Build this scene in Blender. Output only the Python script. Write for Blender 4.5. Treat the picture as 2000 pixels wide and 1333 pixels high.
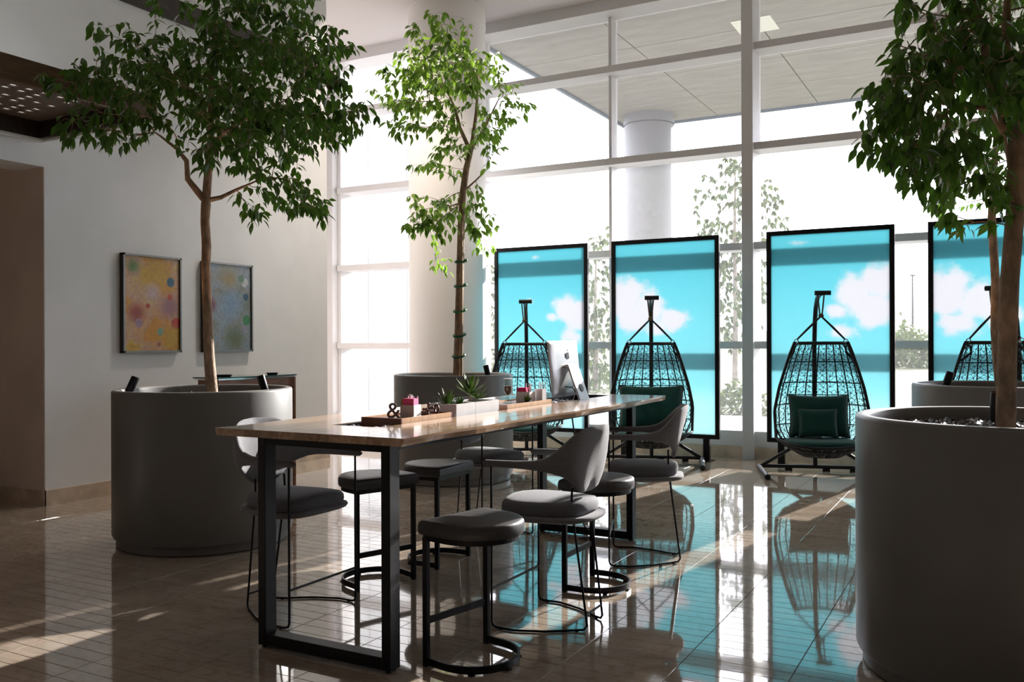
import bpy, bmesh, math, random
import numpy as np
from mathutils import Vector, Matrix, Euler
R = math.radians
PI = math.pi
scene = bpy.context.scene
col = scene.collection
for o in list(bpy.data.objects):
    bpy.data.objects.remove(o)

# ------------------------------------------------------------------ camera
CAMLOC = Vector((0, 0, 1.5)); YAW = R(28.51)
cam_d = bpy.data.cameras.new('camera'); cam = bpy.data.objects.new('camera', cam_d); col.objects.link(cam)
cam_d.sensor_width = 36.0; cam_d.lens = 36.0 * 1740 / 2000
cam_d.shift_y = 4.5 / 2000; cam_d.clip_end = 800; cam_d.clip_start = 0.05
cam.matrix_world = Matrix.Translation(CAMLOC) @ Matrix.Rotation(YAW, 4, 'Z') @ Matrix.Rotation(PI / 2, 4, 'X') @ Matrix.Rotation(R(-0.2), 4, 'Z')
scene.camera = cam
FW = np.array([-math.sin(YAW), math.cos(YAW), 0]); RT = np.array([math.cos(YAW), math.sin(YAW), 0])

# ------------------------------------------------------------------ sky, sun, exposure
SUN_AZ, SUN_EL = R(10.7), R(18.6)
w = bpy.data.worlds.new('world'); scene.world = w; w.use_nodes = True
nt = w.node_tree; nt.nodes.clear()
bg = nt.nodes.new('ShaderNodeBackground'); bg.inputs['Strength'].default_value = 4.4; bg.inputs['Color'].default_value = (0.95, 0.95, 1.04, 1)   # bright hazy white sky
wo = nt.nodes.new('ShaderNodeOutputWorld')
nt.links.new(bg.outputs[0], wo.inputs[0])
sd = bpy.data.lights.new('sun', 'SUN'); so = bpy.data.objects.new('sun', sd); col.objects.link(so)
sd.energy = 12.0; sd.angle = R(0.55); sd.color = (1.0, 0.95, 0.88)
sdir = -Vector((math.sin(SUN_AZ) * math.cos(SUN_EL), math.cos(SUN_AZ) * math.cos(SUN_EL), math.sin(SUN_EL)))
so.rotation_euler = sdir.to_track_quat('-Z', 'Y').to_euler(); so.location = (3, 30, 14)
vs = scene.view_settings
vs.view_transform = 'Standard'; vs.look = 'None'; vs.exposure = 0.35; vs.gamma = 1.0; vs.use_curve_mapping = False

# ------------------------------------------------------------------ helpers
def sock(node, name, val):
    if name in node.inputs: node.inputs[name].default_value = val

MATS = {}
def mat(name, color, rough=0.5, metal=0.0, spec=0.5, noise=0.0, nscale=20.0, bump=0.0, bscale=60.0, coat=0.0, ior=1.5,
        stretch=(1, 1, 1), color2=None, emit=None, estr=0.0, sheen=0.0, translucent=0.0, tcol=None):
    if name in MATS: return MATS[name]
    m = bpy.data.materials.new(name); m.use_nodes = True; t = m.node_tree; b = t.nodes['Principled BSDF']
    c = (*color, 1)
    sock(b, 'Base Color', c); sock(b, 'Roughness', rough); sock(b, 'Metallic', metal); sock(b, 'Specular IOR Level', spec); sock(b, 'IOR', ior)
    sock(b, 'Coat Weight', coat); sock(b, 'Coat Roughness', 0.04); sock(b, 'Sheen Weight', sheen)
    if emit: sock(b, 'Emission Color', (*emit, 1)); sock(b, 'Emission Strength', estr)
    if noise > 0 or color2 or bump > 0:
        tc = t.nodes.new('ShaderNodeTexCoord'); mp = t.nodes.new('ShaderNodeMapping'); mp.inputs['Scale'].default_value = stretch
        t.links.new(tc.outputs['Object'], mp.inputs['Vector'])
    if noise > 0 or color2:
        n = t.nodes.new('ShaderNodeTexNoise'); n.inputs['Scale'].default_value = nscale; n.inputs['Detail'].default_value = 5
        t.links.new(mp.outputs[0], n.inputs['Vector'])
        mx = t.nodes.new('ShaderNodeMix'); mx.data_type = 'RGBA'
        d = color2 if color2 else tuple(max(0, x * (1 - noise)) for x in color)
        u = color if color2 else tuple(min(1, x * (1 + noise)) for x in color)
        mx.inputs['A'].default_value = (*d, 1); mx.inputs['B'].default_value = (*u, 1)
        rp = t.nodes.new('ShaderNodeMapRange'); rp.inputs['From Min'].default_value = 0.35; rp.inputs['From Max'].default_value = 0.65
        t.links.new(n.outputs['Fac'], rp.inputs['Value']); t.links.new(rp.outputs[0], mx.inputs['Factor'])
        t.links.new(mx.outputs['Result'], b.inputs['Base Color'])
    if bump > 0:
        n2 = t.nodes.new('ShaderNodeTexNoise'); n2.inputs['Scale'].default_value = bscale; n2.inputs['Detail'].default_value = 3
        t.links.new(mp.outputs[0], n2.inputs['Vector'])
        bp = t.nodes.new('ShaderNodeBump'); bp.inputs['Strength'].default_value = bump; bp.inputs['Distance'].default_value = 0.01
        t.links.new(n2.outputs['Fac'], bp.inputs['Height']); t.links.new(bp.outputs[0], b.inputs['Normal'])
    if translucent > 0:
        tr = t.nodes.new('ShaderNodeBsdfTranslucent'); tr.inputs['Color'].default_value = (*(tcol or color), 1)
        ms = t.nodes.new('ShaderNodeMixShader'); ms.inputs[0].default_value = translucent
        out = t.nodes['Material Output']
        t.links.new(b.outputs[0], ms.inputs[1]); t.links.new(tr.outputs[0], ms.inputs[2]); t.links.new(ms.outputs[0], out.inputs['Surface'])
    MATS[name] = m
    return m

class MB:
    def __init__(s): s.v = []; s.f = []
    def add(s, vs_, fs_):
        o = len(s.v); s.v += [tuple(map(float, p)) for p in vs_]; s.f += [tuple(i + o for i in f) for f in fs_]; return s
    def box(s, x0, x1, y0, y1, z0, z1):
        p = [(x0, y0, z0), (x1, y0, z0), (x1, y1, z0), (x0, y1, z0), (x0, y0, z1), (x1, y0, z1), (x1, y1, z1), (x0, y1, z1)]
        return s.add(p, [(0, 3, 2, 1), (4, 5, 6, 7), (0, 1, 5, 4), (1, 2, 6, 5), (2, 3, 7, 6), (3, 0, 4, 7)])
    def rbox(s, x0, x1, y0, y1, z0, z1, b=0.004):
        # box with chamfered top and bottom and vertical edges
        def ring(ins, z):
            q = b
            X0, X1, Y0, Y1 = x0 + ins, x1 - ins, y0 + ins, y1 - ins
            return [(X0 + q, Y0, z), (X1 - q, Y0, z), (X1, Y0 + q, z), (X1, Y1 - q, z), (X1 - q, Y1, z), (X0 + q, Y1, z), (X0, Y1 - q, z), (X0, Y0 + q, z)]
        return s.loft([ring(b, z0), ring(0, z0 + b), ring(0, z1 - b), ring(b, z1)])
    def loft(s, rings, cap0=True, cap1=True, closed=True):
        n = len(rings[0]); vs_ = [p for r in rings for p in r]; fs_ = []
        m = n if closed else n - 1
        for k in range(len(rings) - 1):
            for i in range(m):
                j = (i + 1) % n
                fs_.append((k * n + i, k * n + j, (k + 1) * n + j, (k + 1) * n + i))
        if cap0: fs_.append(tuple(range(n - 1, -1, -1)))
        if cap1: fs_.append(tuple((len(rings) - 1) * n + i for i in range(n)))
        return s.add(vs_, fs_)
    def tube(s, pts, r, n=8, cap=True, closed=False):
        P = [np.array(p, float) for p in pts]; m = len(P)
        rr = r if hasattr(r, '__len__') else [r] * m
        T = []
        for i in range(m):
            if closed: t = P[(i + 1) % m] - P[i - 1]
            else: t = P[min(i + 1, m - 1)] - P[max(i - 1, 0)]
            T.append(t / (np.linalg.norm(t) + 1e-12))
        a = np.array([0, 0, 1.]) if abs(T[0][2]) < 0.9 else np.array([1., 0, 0])
        N = np.cross(T[0], a); N /= np.linalg.norm(N)
        rings = []
        for i in range(m):
            N = N - T[i] * (N @ T[i]); N /= np.linalg.norm(N) + 1e-12
            B = np.cross(T[i], N)
            rings.append([P[i] + rr[i] * (math.cos(2 * PI * k / n) * N + math.sin(2 * PI * k / n) * B) for k in range(n)])
        if closed: rings.append(rings[0]); cap = False
        return s.loft(rings, cap, cap)
    def edge(s, a, b, r):
        a = np.array(a, float); b = np.array(b, float); t = b - a; L = np.linalg.norm(t)
        if L < 1e-6: return s
        t /= L; h = np.array([0, 0, 1.]) if abs(t[2]) < 0.9 else np.array([1., 0, 0])
        N = np.cross(t, h); N /= np.linalg.norm(N); B = np.cross(t, N)
        o = [r * (math.cos(2 * PI * k / 3) * N + math.sin(2 * PI * k / 3) * B) for k in range(3)]
        return s.add([a + q for q in o] + [b + q for q in o], [(0, 1, 4, 3), (1, 2, 5, 4), (2, 0, 3, 5)])
    def lathe(s, prof, n=48, c=(0, 0), cap0=False, cap1=False):
        rings = [[(c[0] + r * math.cos(2 * PI * k / n), c[1] + r * math.sin(2 * PI * k / n), z) for k in range(n)] for r, z in prof]
        return s.loft(rings, cap0, cap1)
    def barbox(s, a, b, w, h):
        # rectangular bar from a to b (horizontal), width w, height h
        a = np.array(a, float); b = np.array(b, float); t = (b - a) / np.linalg.norm(b - a); n = np.array([-t[1], t[0], 0]) * w / 2; u = np.array([0, 0, h / 2])
        return s.loft([[p - n - u, p + n - u, p + n + u, p - n + u] for p in (a, b)])
    def build(s, name, m, parent=None, smooth=None):
        me = bpy.data.meshes.new(name); me.from_pydata(s.v, [], s.f); me.update()
        if smooth is not None:
            me.polygons.foreach_set('use_smooth', [True] * len(me.polygons))
            me.set_sharp_from_angle(angle=R(smooth))
        if m: me.materials.append(m)
        o = bpy.data.objects.new(name, me); col.objects.link(o)
        if parent: o.parent = parent
        return o

def fixn(o):
    bm = bmesh.new(); bm.from_mesh(o.data); bmesh.ops.recalc_face_normals(bm, faces=bm.faces); bm.to_mesh(o.data); bm.free(); return o
def empty(name, loc=(0, 0, 0), rz=0.0):
    o = bpy.data.objects.new(name, None); o.empty_display_size = 0.1; col.objects.link(o); o.location = loc; o.rotation_euler = (0, 0, rz); return o
def tag(o, label=None, cat=None, group=None, kind=None):
    if label: o['label'] = label
    if cat: o['category'] = cat
    if group: o['group'] = group
    if kind: o['kind'] = kind
    return o
def copy_tree(o, parent=None):
    c = o.copy(); col.objects.link(c); c.parent = parent
    for ch in list(o.children): copy_tree(ch, c)
    return c
def struct(o, label=None): o['kind'] = 'structure'; (label and tag(o, label)); return o
def arc(cx, cy, r, a0, a1, n, z=0.0): return [(cx + r * math.cos(a0 + (a1 - a0) * i / n), cy + r * math.sin(a0 + (a1 - a0) * i / n), z) for i in range(n + 1)]
def proj(p):
    d = np.array(p, float) - np.array(CAMLOC); z = d @ FW
    return (1000 + (d @ RT) / z * 1740, 671 - d[2] / z * 1740, z)
rnd = random.Random(7)

# ------------------------------------------------------------------ materials
M_wall = mat('wall_paint', (0.84, 0.84, 0.84), 0.7, noise=0.02, nscale=3, spec=0.25)
M_ceil = mat('ceiling_paint', (0.70, 0.665, 0.655), 0.8, spec=0.2)
M_white = mat('white_frame', (0.74, 0.73, 0.73), 0.45, spec=0.4)
M_colm = mat('column_paint', (0.93, 0.91, 0.89), 0.6, spec=0.3)
M_tan = mat('corridor_paint', (0.74, 0.61, 0.52), 0.75, spec=0.2, noise=0.06, nscale=2)
M_stone = mat('beige_stone', (0.62, 0.50, 0.38), 0.35, noise=0.18, nscale=6)
M_black = mat('black_steel', (0.006, 0.006, 0.008), 0.42, spec=0.3)
M_blackm = mat('black_metal_satin', (0.010, 0.010, 0.012), 0.45, spec=0.35)
M_dwood = mat('dark_wood', (0.032, 0.019, 0.013), 0.45, noise=0.35, nscale=9, stretch=(1, 8, 1))
M_fascia = mat('brown_wood', (0.13, 0.075, 0.035), 0.45, noise=0.25, nscale=7, stretch=(8, 1, 8))
M_planter = mat('planter_grey', (0.19, 0.186, 0.18), 0.36, spec=0.5, noise=0.02, nscale=4)
M_soil = mat('dark_soil', (0.02, 0.018, 0.016), 0.9)
M_gravel = mat('slate_chips', (0.10, 0.10, 0.105), 0.5, color2=(0.008, 0.008, 0.009), nscale=9)
M_bark = mat('ficus_bark', (0.36, 0.24, 0.155), 0.75, noise=0.35, nscale=22, bump=0.6, bscale=50, stretch=(1, 1, 0.5))
M_leaf = mat('ficus_leaf', (0.040, 0.085, 0.020), 0.30, noise=0.35, nscale=2.5, spec=0.5, translucent=0.38, tcol=(0.14, 0.30, 0.03))
M_leaf2 = mat('young_leaf', (0.065, 0.14, 0.025), 0.32, noise=0.3, nscale=2.5, translucent=0.45, tcol=(0.26, 0.46, 0.05))
M_fabric = mat('grey_wool', (0.20, 0.20, 0.215), 0.9, noise=0.18, nscale=160, bump=0.25, bscale=300, spec=0.2, sheen=0.3)
M_leather = mat('grey_leather', (0.055, 0.053, 0.054), 0.42, noise=0.1, nscale=30, bump=0.05, bscale=200)
M_bluepad = mat('slate_cushion', (0.14, 0.145, 0.165), 0.8, noise=0.12, nscale=120, bump=0.2, bscale=260, spec=0.25, sheen=0.25)
M_teal = mat('teal_velvet', (0.004, 0.060, 0.052), 0.75, noise=0.12, nscale=40, bump=0.1, bscale=120, spec=0.2, sheen=0.3)
M_rope = mat('brown_rope', (0.10, 0.065, 0.035), 0.8)
M_chrome = mat('chrome', (0.7, 0.7, 0.7), 0.15, metal=1.0)
M_alu = mat('silver_aluminium', (0.55, 0.56, 0.575), 0.28, metal=0.35, spec=0.5)
M_whitepl = mat('white_plastic', (0.75, 0.75, 0.77), 0.35)
M_concwhite = mat('white_concrete', (0.70, 0.69, 0.70), 0.6, noise=0.05, nscale=10)
M_pink = mat('pink_paper', (0.85, 0.10, 0.30), 0.6)
M_mag = mat('magenta_paper', (0.62, 0.01, 0.14), 0.6)
M_must = mat('mustard_paper', (0.42, 0.24, 0.03), 0.6)
M_box = mat('walnut_box', (0.22, 0.085, 0.04), 0.4, noise=0.25, nscale=9, stretch=(1, 6, 1))
M_boxlight = mat('oak_box', (0.62, 0.36, 0.19), 0.4, noise=0.15, nscale=9, stretch=(1, 6, 1))
M_pewter = mat('pewter', (0.17, 0.17, 0.18), 0.45, metal=0.3, noise=0.1, nscale=30)
M_bronze = mat('dark_bronze', (0.06, 0.025, 0.015), 0.4, metal=0.4)
M_quartz = mat('quartz', (0.75, 0.76, 0.84), 0.25, noise=0.08, nscale=20)
M_succ = mat('succulent_green', (0.10, 0.19, 0.035), 0.4, noise=0.25, nscale=12, translucent=0.2, tcol=(0.2, 0.4, 0.06))
M_sand = mat('brown_sand', (0.10, 0.05, 0.035), 0.8)
M_cork = mat('tie_green', (0.0, 0.13, 0.06), 0.5)
M_concrete = mat('canopy_soffit', (0.36, 0.345, 0.31), 0.7, noise=0.09, nscale=1.2, stretch=(1, 4, 1))
M_extwhite = mat('exterior_panel', (0.40, 0.405, 0.42), 0.6)
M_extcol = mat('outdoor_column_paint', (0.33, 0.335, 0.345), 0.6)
M_fascia_blue = mat('canopy_fascia', (0.27, 0.31, 0.36), 0.4)
M_lawn = mat('lawn', (0.062, 0.070, 0.026), 0.9, noise=0.25, nscale=0.6)
M_terrace = mat('terrace_paving', (0.32, 0.315, 0.30), 0.7, noise=0.06, nscale=2)
M_extleaf = mat('outdoor_leaf', (0.055, 0.075, 0.035), 0.6, noise=0.4, nscale=1.2, translucent=0.25, tcol=(0.13, 0.18, 0.05), spec=0.2)
M_extbark = mat('outdoor_bark', (0.20, 0.17, 0.14), 0.8, noise=0.3, nscale=8)
M_cabwood = mat('cabinet_veneer', (0.26, 0.12, 0.07), 0.35, noise=0.2, nscale=6, stretch=(1, 1, 5))

def film_mat(name, blobs):
    m = bpy.data.materials.new(name); m.use_nodes = True; t = m.node_tree; t.nodes.clear()
    N = t.nodes.new; L = t.links.new
    tc = N('ShaderNodeTexCoord'); sx = N('ShaderNodeSeparateXYZ'); L(tc.outputs['Object'], sx.inputs[0])
    ns = N('ShaderNodeTexNoise'); ns.inputs['Scale'].default_value = 4.5; ns.inputs['Detail'].default_value = 7; ns.inputs['Roughness'].default_value = 0.6
    L(tc.outputs['Object'], ns.inputs['Vector'])
    cur = None
    for (bx_, bz, rx, rz_, amp) in blobs:
        bz += .25
        mp = N('ShaderNodeMapping'); mp.vector_type = 'POINT'
        mp.inputs['Scale'].default_value = (1 / rx, 0, 1 / rz_); mp.inputs['Location'].default_value = (-bx_ / rx, 0, -bz / rz_)
        L(tc.outputs['Object'], mp.inputs['Vector'])
        ln = N('ShaderNodeVectorMath'); ln.operation = 'LENGTH'; L(mp.outputs[0], ln.inputs[0])
        sb = N('ShaderNodeMath'); sb.operation = 'SUBTRACT'; sb.inputs[0].default_value = amp; L(ln.outputs['Value'], sb.inputs[1])
        if cur is None: cur = sb
        else:
            mx = N('ShaderNodeMath'); mx.operation = 'MAXIMUM'; L(cur.outputs[0], mx.inputs[0]); L(sb.outputs[0], mx.inputs[1]); cur = mx
    nn = N('ShaderNodeMath'); nn.operation = 'MULTIPLY_ADD'; nn.inputs[1].default_value = 1.5; nn.inputs[2].default_value = -0.75; L(ns.outputs['Fac'], nn.inputs[0])
    ad = N('ShaderNodeMath'); ad.operation = 'ADD'; L(cur.outputs[0], ad.inputs[0]); L(nn.outputs[0], ad.inputs[1])
    mr = N('ShaderNodeMapRange'); mr.interpolation_type = 'SMOOTHSTEP'; mr.inputs['From Min'].default_value = -0.10; mr.inputs['From Max'].default_value = 0.42; L(ad.outputs[0], mr.inputs['Value'])
    gr = N('ShaderNodeValToRGB'); e = gr.color_ramp.elements
    e[0].position = 0.0; e[0].color = (0.41, 0.555, 0.57, 1); e[1].position = 1.0; e[1].color = (0.19, 0.43, 0.48, 1)
    k = e.new(0.38); k.color = (0.29, 0.495, 0.53, 1)
    k = e.new(0.30); k.color = (0.36, 0.535, 0.56, 1)
    zr = N('ShaderNodeMapRange'); zr.inputs['From Max'].default_value = 2.5; L(sx.outputs['Z'], zr.inputs['Value']); L(zr.outputs[0], gr.inputs[0])
    mc = N('ShaderNodeMix'); mc.data_type = 'RGBA'; L(mr.outputs[0], mc.inputs['Factor']); L(gr.outputs[0], mc.inputs['A']); mc.inputs['B'].default_value = (0.47, 0.48, 0.505, 1)
    tr = N('ShaderNodeBsdfTranslucent'); L(mc.outputs['Result'], tr.inputs['Color'])
    df = N('ShaderNodeBsdfPrincipled'); L(mc.outputs['Result'], df.inputs['Base Color']); df.inputs['Roughness'].default_value = 0.25
    ms = N('ShaderNodeMixShader'); ms.inputs[0].default_value = 0.85
    out = N('ShaderNodeOutputMaterial'); L(df.outputs[0], ms.inputs[1]); L(tr.outputs[0], ms.inputs[2]); L(ms.outputs[0], out.inputs['Surface'])
    return m

def glass_mat(name, tint=(0.97, 0.97, 0.98), haze=0.02, refl=0.06):
    m = bpy.data.materials.new(name); m.use_nodes = True; t = m.node_tree; t.nodes.clear(); N = t.nodes.new; L = t.links.new
    tp = N('ShaderNodeBsdfTransparent'); tp.inputs['Color'].default_value = (*tint, 1)
    gl = N('ShaderNodeBsdfGlossy'); gl.inputs['Roughness'].default_value = 0.01
    lw = N('ShaderNodeLayerWeight'); lw.inputs['Blend'].default_value = 0.12
    mm = N('ShaderNodeMath'); mm.operation = 'MULTIPLY_ADD'; mm.inputs[1].default_value = 0.5; mm.inputs[2].default_value = refl * 0.5; L(lw.outputs['Fresnel'], mm.inputs[0])
    a = N('ShaderNodeMixShader'); L(mm.outputs[0], a.inputs[0]); L(tp.outputs[0], a.inputs[1]); L(gl.outputs[0], a.inputs[2])
    tl = N('ShaderNodeBsdfTranslucent'); tl.inputs['Color'].default_value = (0.9, 0.93, 0.95, 1)
    b = N('ShaderNodeMixShader'); b.inputs[0].default_value = haze; L(a.outputs[0], b.inputs[1]); L(tl.outputs[0], b.inputs[2])
    o = N('ShaderNodeOutputMaterial'); L(b.outputs[0], o.inputs['Surface']); return m
M_glass = glass_mat('window_glass')
M_clear = glass_mat('clear_glass', (0.9, 0.95, 0.94), 0.0, 0.12)
M_greenglass = mat('green_glass', (0.06, 0.13, 0.12), 0.08, spec=0.6)

def floor_mat():
    m = bpy.data.materials.new('polished_limestone'); m.use_nodes = True; t = m.node_tree; N = t.nodes.new; L = t.links.new; b = t.nodes['Principled BSDF']
    ge = N('ShaderNodeNewGeometry')
    n1 = N('ShaderNodeTexNoise'); n1.inputs['Scale'].default_value = 1.6; n1.inputs['Detail'].default_value = 8; n1.inputs['Distortion'].default_value = 1.2; L(ge.outputs['Position'], n1.inputs['Vector'])
    n2 = N('ShaderNodeTexNoise'); n2.inputs['Scale'].default_value = 9; n2.inputs['Detail'].default_value = 6; n2.inputs['Distortion'].default_value = 2.0; L(ge.outputs['Position'], n2.inputs['Vector'])
    r1 = N('ShaderNodeValToRGB'); e = r1.color_ramp.elements; e[0].position = 0.32; e[0].color = (0.43, 0.345, 0.27, 1); e[1].position = 0.66; e[1].color = (0.53, 0.445, 0.365, 1); L(n1.outputs['Fac'], r1.inputs[0])
    r2 = N('ShaderNodeValToRGB'); e = r2.color_ramp.elements; e[0].position = 0.36; e[0].color = (0.74, 0.66, 0.58, 1); e[1].position = 0.50; e[1].color = (1, 1, 1, 1); L(n2.outputs['Fac'], r2.inputs[0])
    mu = N('ShaderNodeMix'); mu.data_type = 'RGBA'; mu.blend_type = 'MULTIPLY'; mu.inputs['Factor'].default_value = 0.5; L(r1.outputs[0], mu.inputs['A']); L(r2.outputs[0], mu.inputs['B'])
    # tone of each tile
    sn = N('ShaderNodeVectorMath'); sn.operation = 'SNAP'; sn.inputs[1].default_value = (0.49, 0.10, 10); off = N('ShaderNodeVectorMath'); off.operation = 'ADD'; off.inputs[1].default_value = (1.30, 0.005, 5); L(ge.outputs['Position'], off.inputs[0]); L(off.outputs[0], sn.inputs[0])
    wn = N('ShaderNodeTexWhiteNoise'); L(sn.outputs[0], wn.inputs['Vector'])
    mr = N('ShaderNodeMapRange'); mr.inputs['To Min'].default_value = 0.90; mr.inputs['To Max'].default_value = 1.06; L(wn.outputs['Value'], mr.inputs['Value'])
    m2 = N('ShaderNodeMix'); m2.data_type = 'RGBA'; m2.blend_type = 'MULTIPLY'; m2.inputs['Factor'].default_value = 1.0; L(mu.outputs['Result'], m2.inputs['A']); L(mr.outputs[0], m2.inputs['B'])
    L(m2.outputs['Result'], b.inputs['Base Color'])
    b.inputs['Roughness'].default_value = 0.055; b.inputs['IOR'].default_value = 1.75; b.inputs['Specular IOR Level'].default_value = 0.7
    sock(b, 'Coat Weight', 0.5); sock(b, 'Coat Roughness', 0.02); sock(b, 'Coat IOR', 1.8)
    nb = N('ShaderNodeTexNoise'); nb.inputs['Scale'].default_value = 5; L(ge.outputs['Position'], nb.inputs['Vector'])
    bp = N('ShaderNodeBump'); bp.inputs['Strength'].default_value = 0.02; bp.inputs['Distance'].default_value = 0.02; L(nb.outputs['Fac'], bp.inputs['Height']); L(bp.outputs[0], b.inputs['Normal'])
    return m
M_floor = floor_mat()
M_grout = mat('grout', (0.13, 0.10, 0.08), 0.6)

def wood_mat(name, c0, c1, rough=0.16, coat=0.35):
    m = bpy.data.materials.new(name); m.use_nodes = True; t = m.node_tree; N = t.nodes.new; L = t.links.new; b = t.nodes['Principled BSDF']
    tc = N('ShaderNodeTexCoord'); mp = N('ShaderNodeMapping'); mp.inputs['Scale'].default_value = (14, 1.1, 14); L(tc.outputs['Object'], mp.inputs[0])
    oi = N('ShaderNodeObjectInfo'); ad = N('ShaderNodeVectorMath'); ad.operation = 'ADD'; L(mp.outputs[0], ad.inputs[0])
    sc = N('ShaderNodeVectorMath'); sc.operation = 'SCALE'; sc.inputs[0].default_value = (37, 11, 5); L(oi.outputs['Random'], sc.inputs['Scale']); L(sc.outputs[0], ad.inputs[1])
    n = N('ShaderNodeTexNoise'); n.inputs['Scale'].default_value = 2.0; n.inputs['Detail'].default_value = 6; n.inputs['Distortion'].default_value = 0.8; L(ad.outputs[0], n.inputs['Vector'])
    r = N('ShaderNodeValToRGB'); e = r.color_ramp.elements; e[0].position = 0.35; e[0].color = (*c0, 1); e[1].position = 0.65; e[1].color = (*c1, 1); L(n.outputs['Fac'], r.inputs[0])
    hv = N('ShaderNodeHueSaturation'); mr = N('ShaderNodeMapRange'); mr.inputs['To Min'].default_value = 0.72; mr.inputs['To Max'].default_value = 1.12; L(oi.outputs['Random'], mr.inputs['Value']); L(mr.outputs[0], hv.inputs['Value']); L(r.outputs[0], hv.inputs['Color'])
    L(hv.outputs[0], b.inputs['Base Color']); b.inputs['Roughness'].default_value = rough; sock(b, 'Coat Weight', coat); sock(b, 'Coat Roughness', 0.06)
    return m
M_top = wood_mat('table_wood', (0.36, 0.215, 0.125), (0.56, 0.385, 0.25))

# ------------------------------------------------------------------ floor
TX, TY, GAP = 0.49, 0.10, 0.0032
fl = MB().box(-12, 7, -7, 11.75, -0.15, -0.0035).build('floor', M_grout); struct(fl, 'polished beige limestone floor of narrow tiles')
def tile_mesh():
    a, b_, g = TX / 2 - GAP / 2, TY / 2 - GAP / 2, 0.0012
    def rg(i, z): return [(-a + i, -b_ + i, z), (a - i, -b_ + i, z), (a - i, b_ - i, z), (-a + i, b_ - i, z)]
    m = MB().loft([rg(0, -0.004), rg(0, -g), rg(g, 0)], cap0=False)
    return m
tm = tile_mesh(); tmesh = bpy.data.meshes.new('tile'); tmesh.from_pydata(tm.v, [], tm.f); tmesh.materials.append(M_floor)
spots = []
x = -1.30 + TX / 2 - TX * 22
xs = []
while x < 6.9: (x > -12 and xs.append(x)); x += TX
ys = [-6.9 + TY * k for k in range(int((11.70 + 6.9) / TY))]
for X in xs:
    for Y in ys:
        px, py, dz = proj((X, Y, 0)) if (X * FW[0] + Y * FW[1]) > 0.5 else (9e9, 9e9, 1)
        vis = -40 < px < 2040 and 0 < py < 1345
        spots.append((dz if vis else 1e6 + abs(Y), X, Y, vis))
spots.sort()
field = MB()
for i, (d, X, Y, vis) in enumerate(spots):
    if i < 300:
        o = bpy.data.objects.new('tile', tmesh); col.objects.link(o); o.parent = fl; o.location = (X, Y, 0)
    elif Y > -2.5 or vis:
        field.add([(p[0] + X, p[1] + Y, p[2]) for p in tm.v], tm.f)
    else:
        field.add([(X - .243, Y - .048, 0), (X + .243, Y - .048, 0), (X + .243, Y + .048, 0), (X - .243, Y + .048, 0)], [(0, 1, 2, 3)])
tf = field.build('tile_field', M_floor, fl); tf['kind'] = 'stuff'

# ------------------------------------------------------------------ room shell
CZ = 6.27
struct(MB().box(-12, 7, -7, 11.9, CZ, CZ + 0.3).build('ceiling', M_ceil))
WX = -7.78
wl = MB()
wl.box(WX - 0.4, WX, 5.21, 9.2, 0, CZ)              # solid wall with the pictures
wl.box(WX - 0.4, WX, -7, 5.21, 3.157, CZ)           # wall above the corridor opening
wl.box(WX - 0.4, WX, -7, 0.8, 0, 3.157)
struct(wl.build('wall_left', M_wall), 'pale grey painted wall hung with two pictures')
cw = MB()
cw.box(-12, WX - 0.4, 5.21, 5.35, 0, 3.157); cw.box(WX - 0.4, WX - 0.005, 5.203, 5.21, 0.0, 3.157)
cw.box(-12.1, -12, 0.8, 5.3, 0, 3.157); cw.box(-12, WX - 0.4, 0.66, 0.8, 0, 3.157); cw.box(-12, WX - 0.4, 0.8, 5.35, 3.157, 3.3)
struct(cw.build('wall_corridor', M_tan), 'tan walls of the corridor beyond the opening')
struct(MB().box(WX, WX + 0.022, 5.19, 9.22, 0, 0.145).box(-12, WX + 0.022, 5.188, 5.204, 0, 0.145).build('baseboard_left', M_stone))
struct(MB().box(WX, WX + 0.05, 5.0, 9.2, 4.985, 5.215).build('trim_1', M_dwood), 'dark horizontal band high on the wall')
struct(MB().box(-10.1, -9.75, 8.0, 11.9, 0, CZ).box(-10.1, WX - .4, 7.9, 8.0, 0, CZ).build('wall_alcove', M_ceil))
M_lobby = mat('lobby_panelling', (0.07, 0.055, 0.045), 0.6, noise=0.1, nscale=3)
struct(MB().box(7, 7.3, -7, 11.9, 0, CZ).build('wall_right', M_lobby))
struct(MB().box(-12, 7.3, -7.3, -7, 0, CZ).build('wall_back', M_lobby))

# dropped wooden tray ceiling
tr = empty('tray_ceiling', (0, 0, 3.40)); tag(tr, 'dark wooden dropped ceiling tray with perforated panel above corridor opening', 'ceiling tray')
TX0, TX1, TY0, TY1 = WX + 0.01, -6.2, 0.6, 5.17
MB().box(TX1 - 0.05, TX1, TY0, TY1, 0, 0.185).build('fascia', M_fascia, tr)
MB().box(TX0, TX1 - 0.05, TY1 - 0.05, TY1, 0, 0.24).build('end_frame', M_dwood, tr)
MB().box(TX0, TX0 + 0.05, TY0, TY1 - 0.05, 0, 0.24).build('wall_frame', M_dwood, tr)
MB().box(TX0, TX1, TY1 - 0.012, TY1 + 0.02, -0.022, 0).box(TX0, TX0 + 0.05, TY0, TY1, -0.022, 0).build('edge_trim', M_wall, tr)
pm = MB(); hx, hy = 0.105, 0.135
nx = int((TX1 - TX0 - 0.1) / hx); ny = int((TY1 - TY0 - 0.05) / hy); rr = random.Random(3)
x0 = TX0 + 0.05; y0 = TY0
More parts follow.
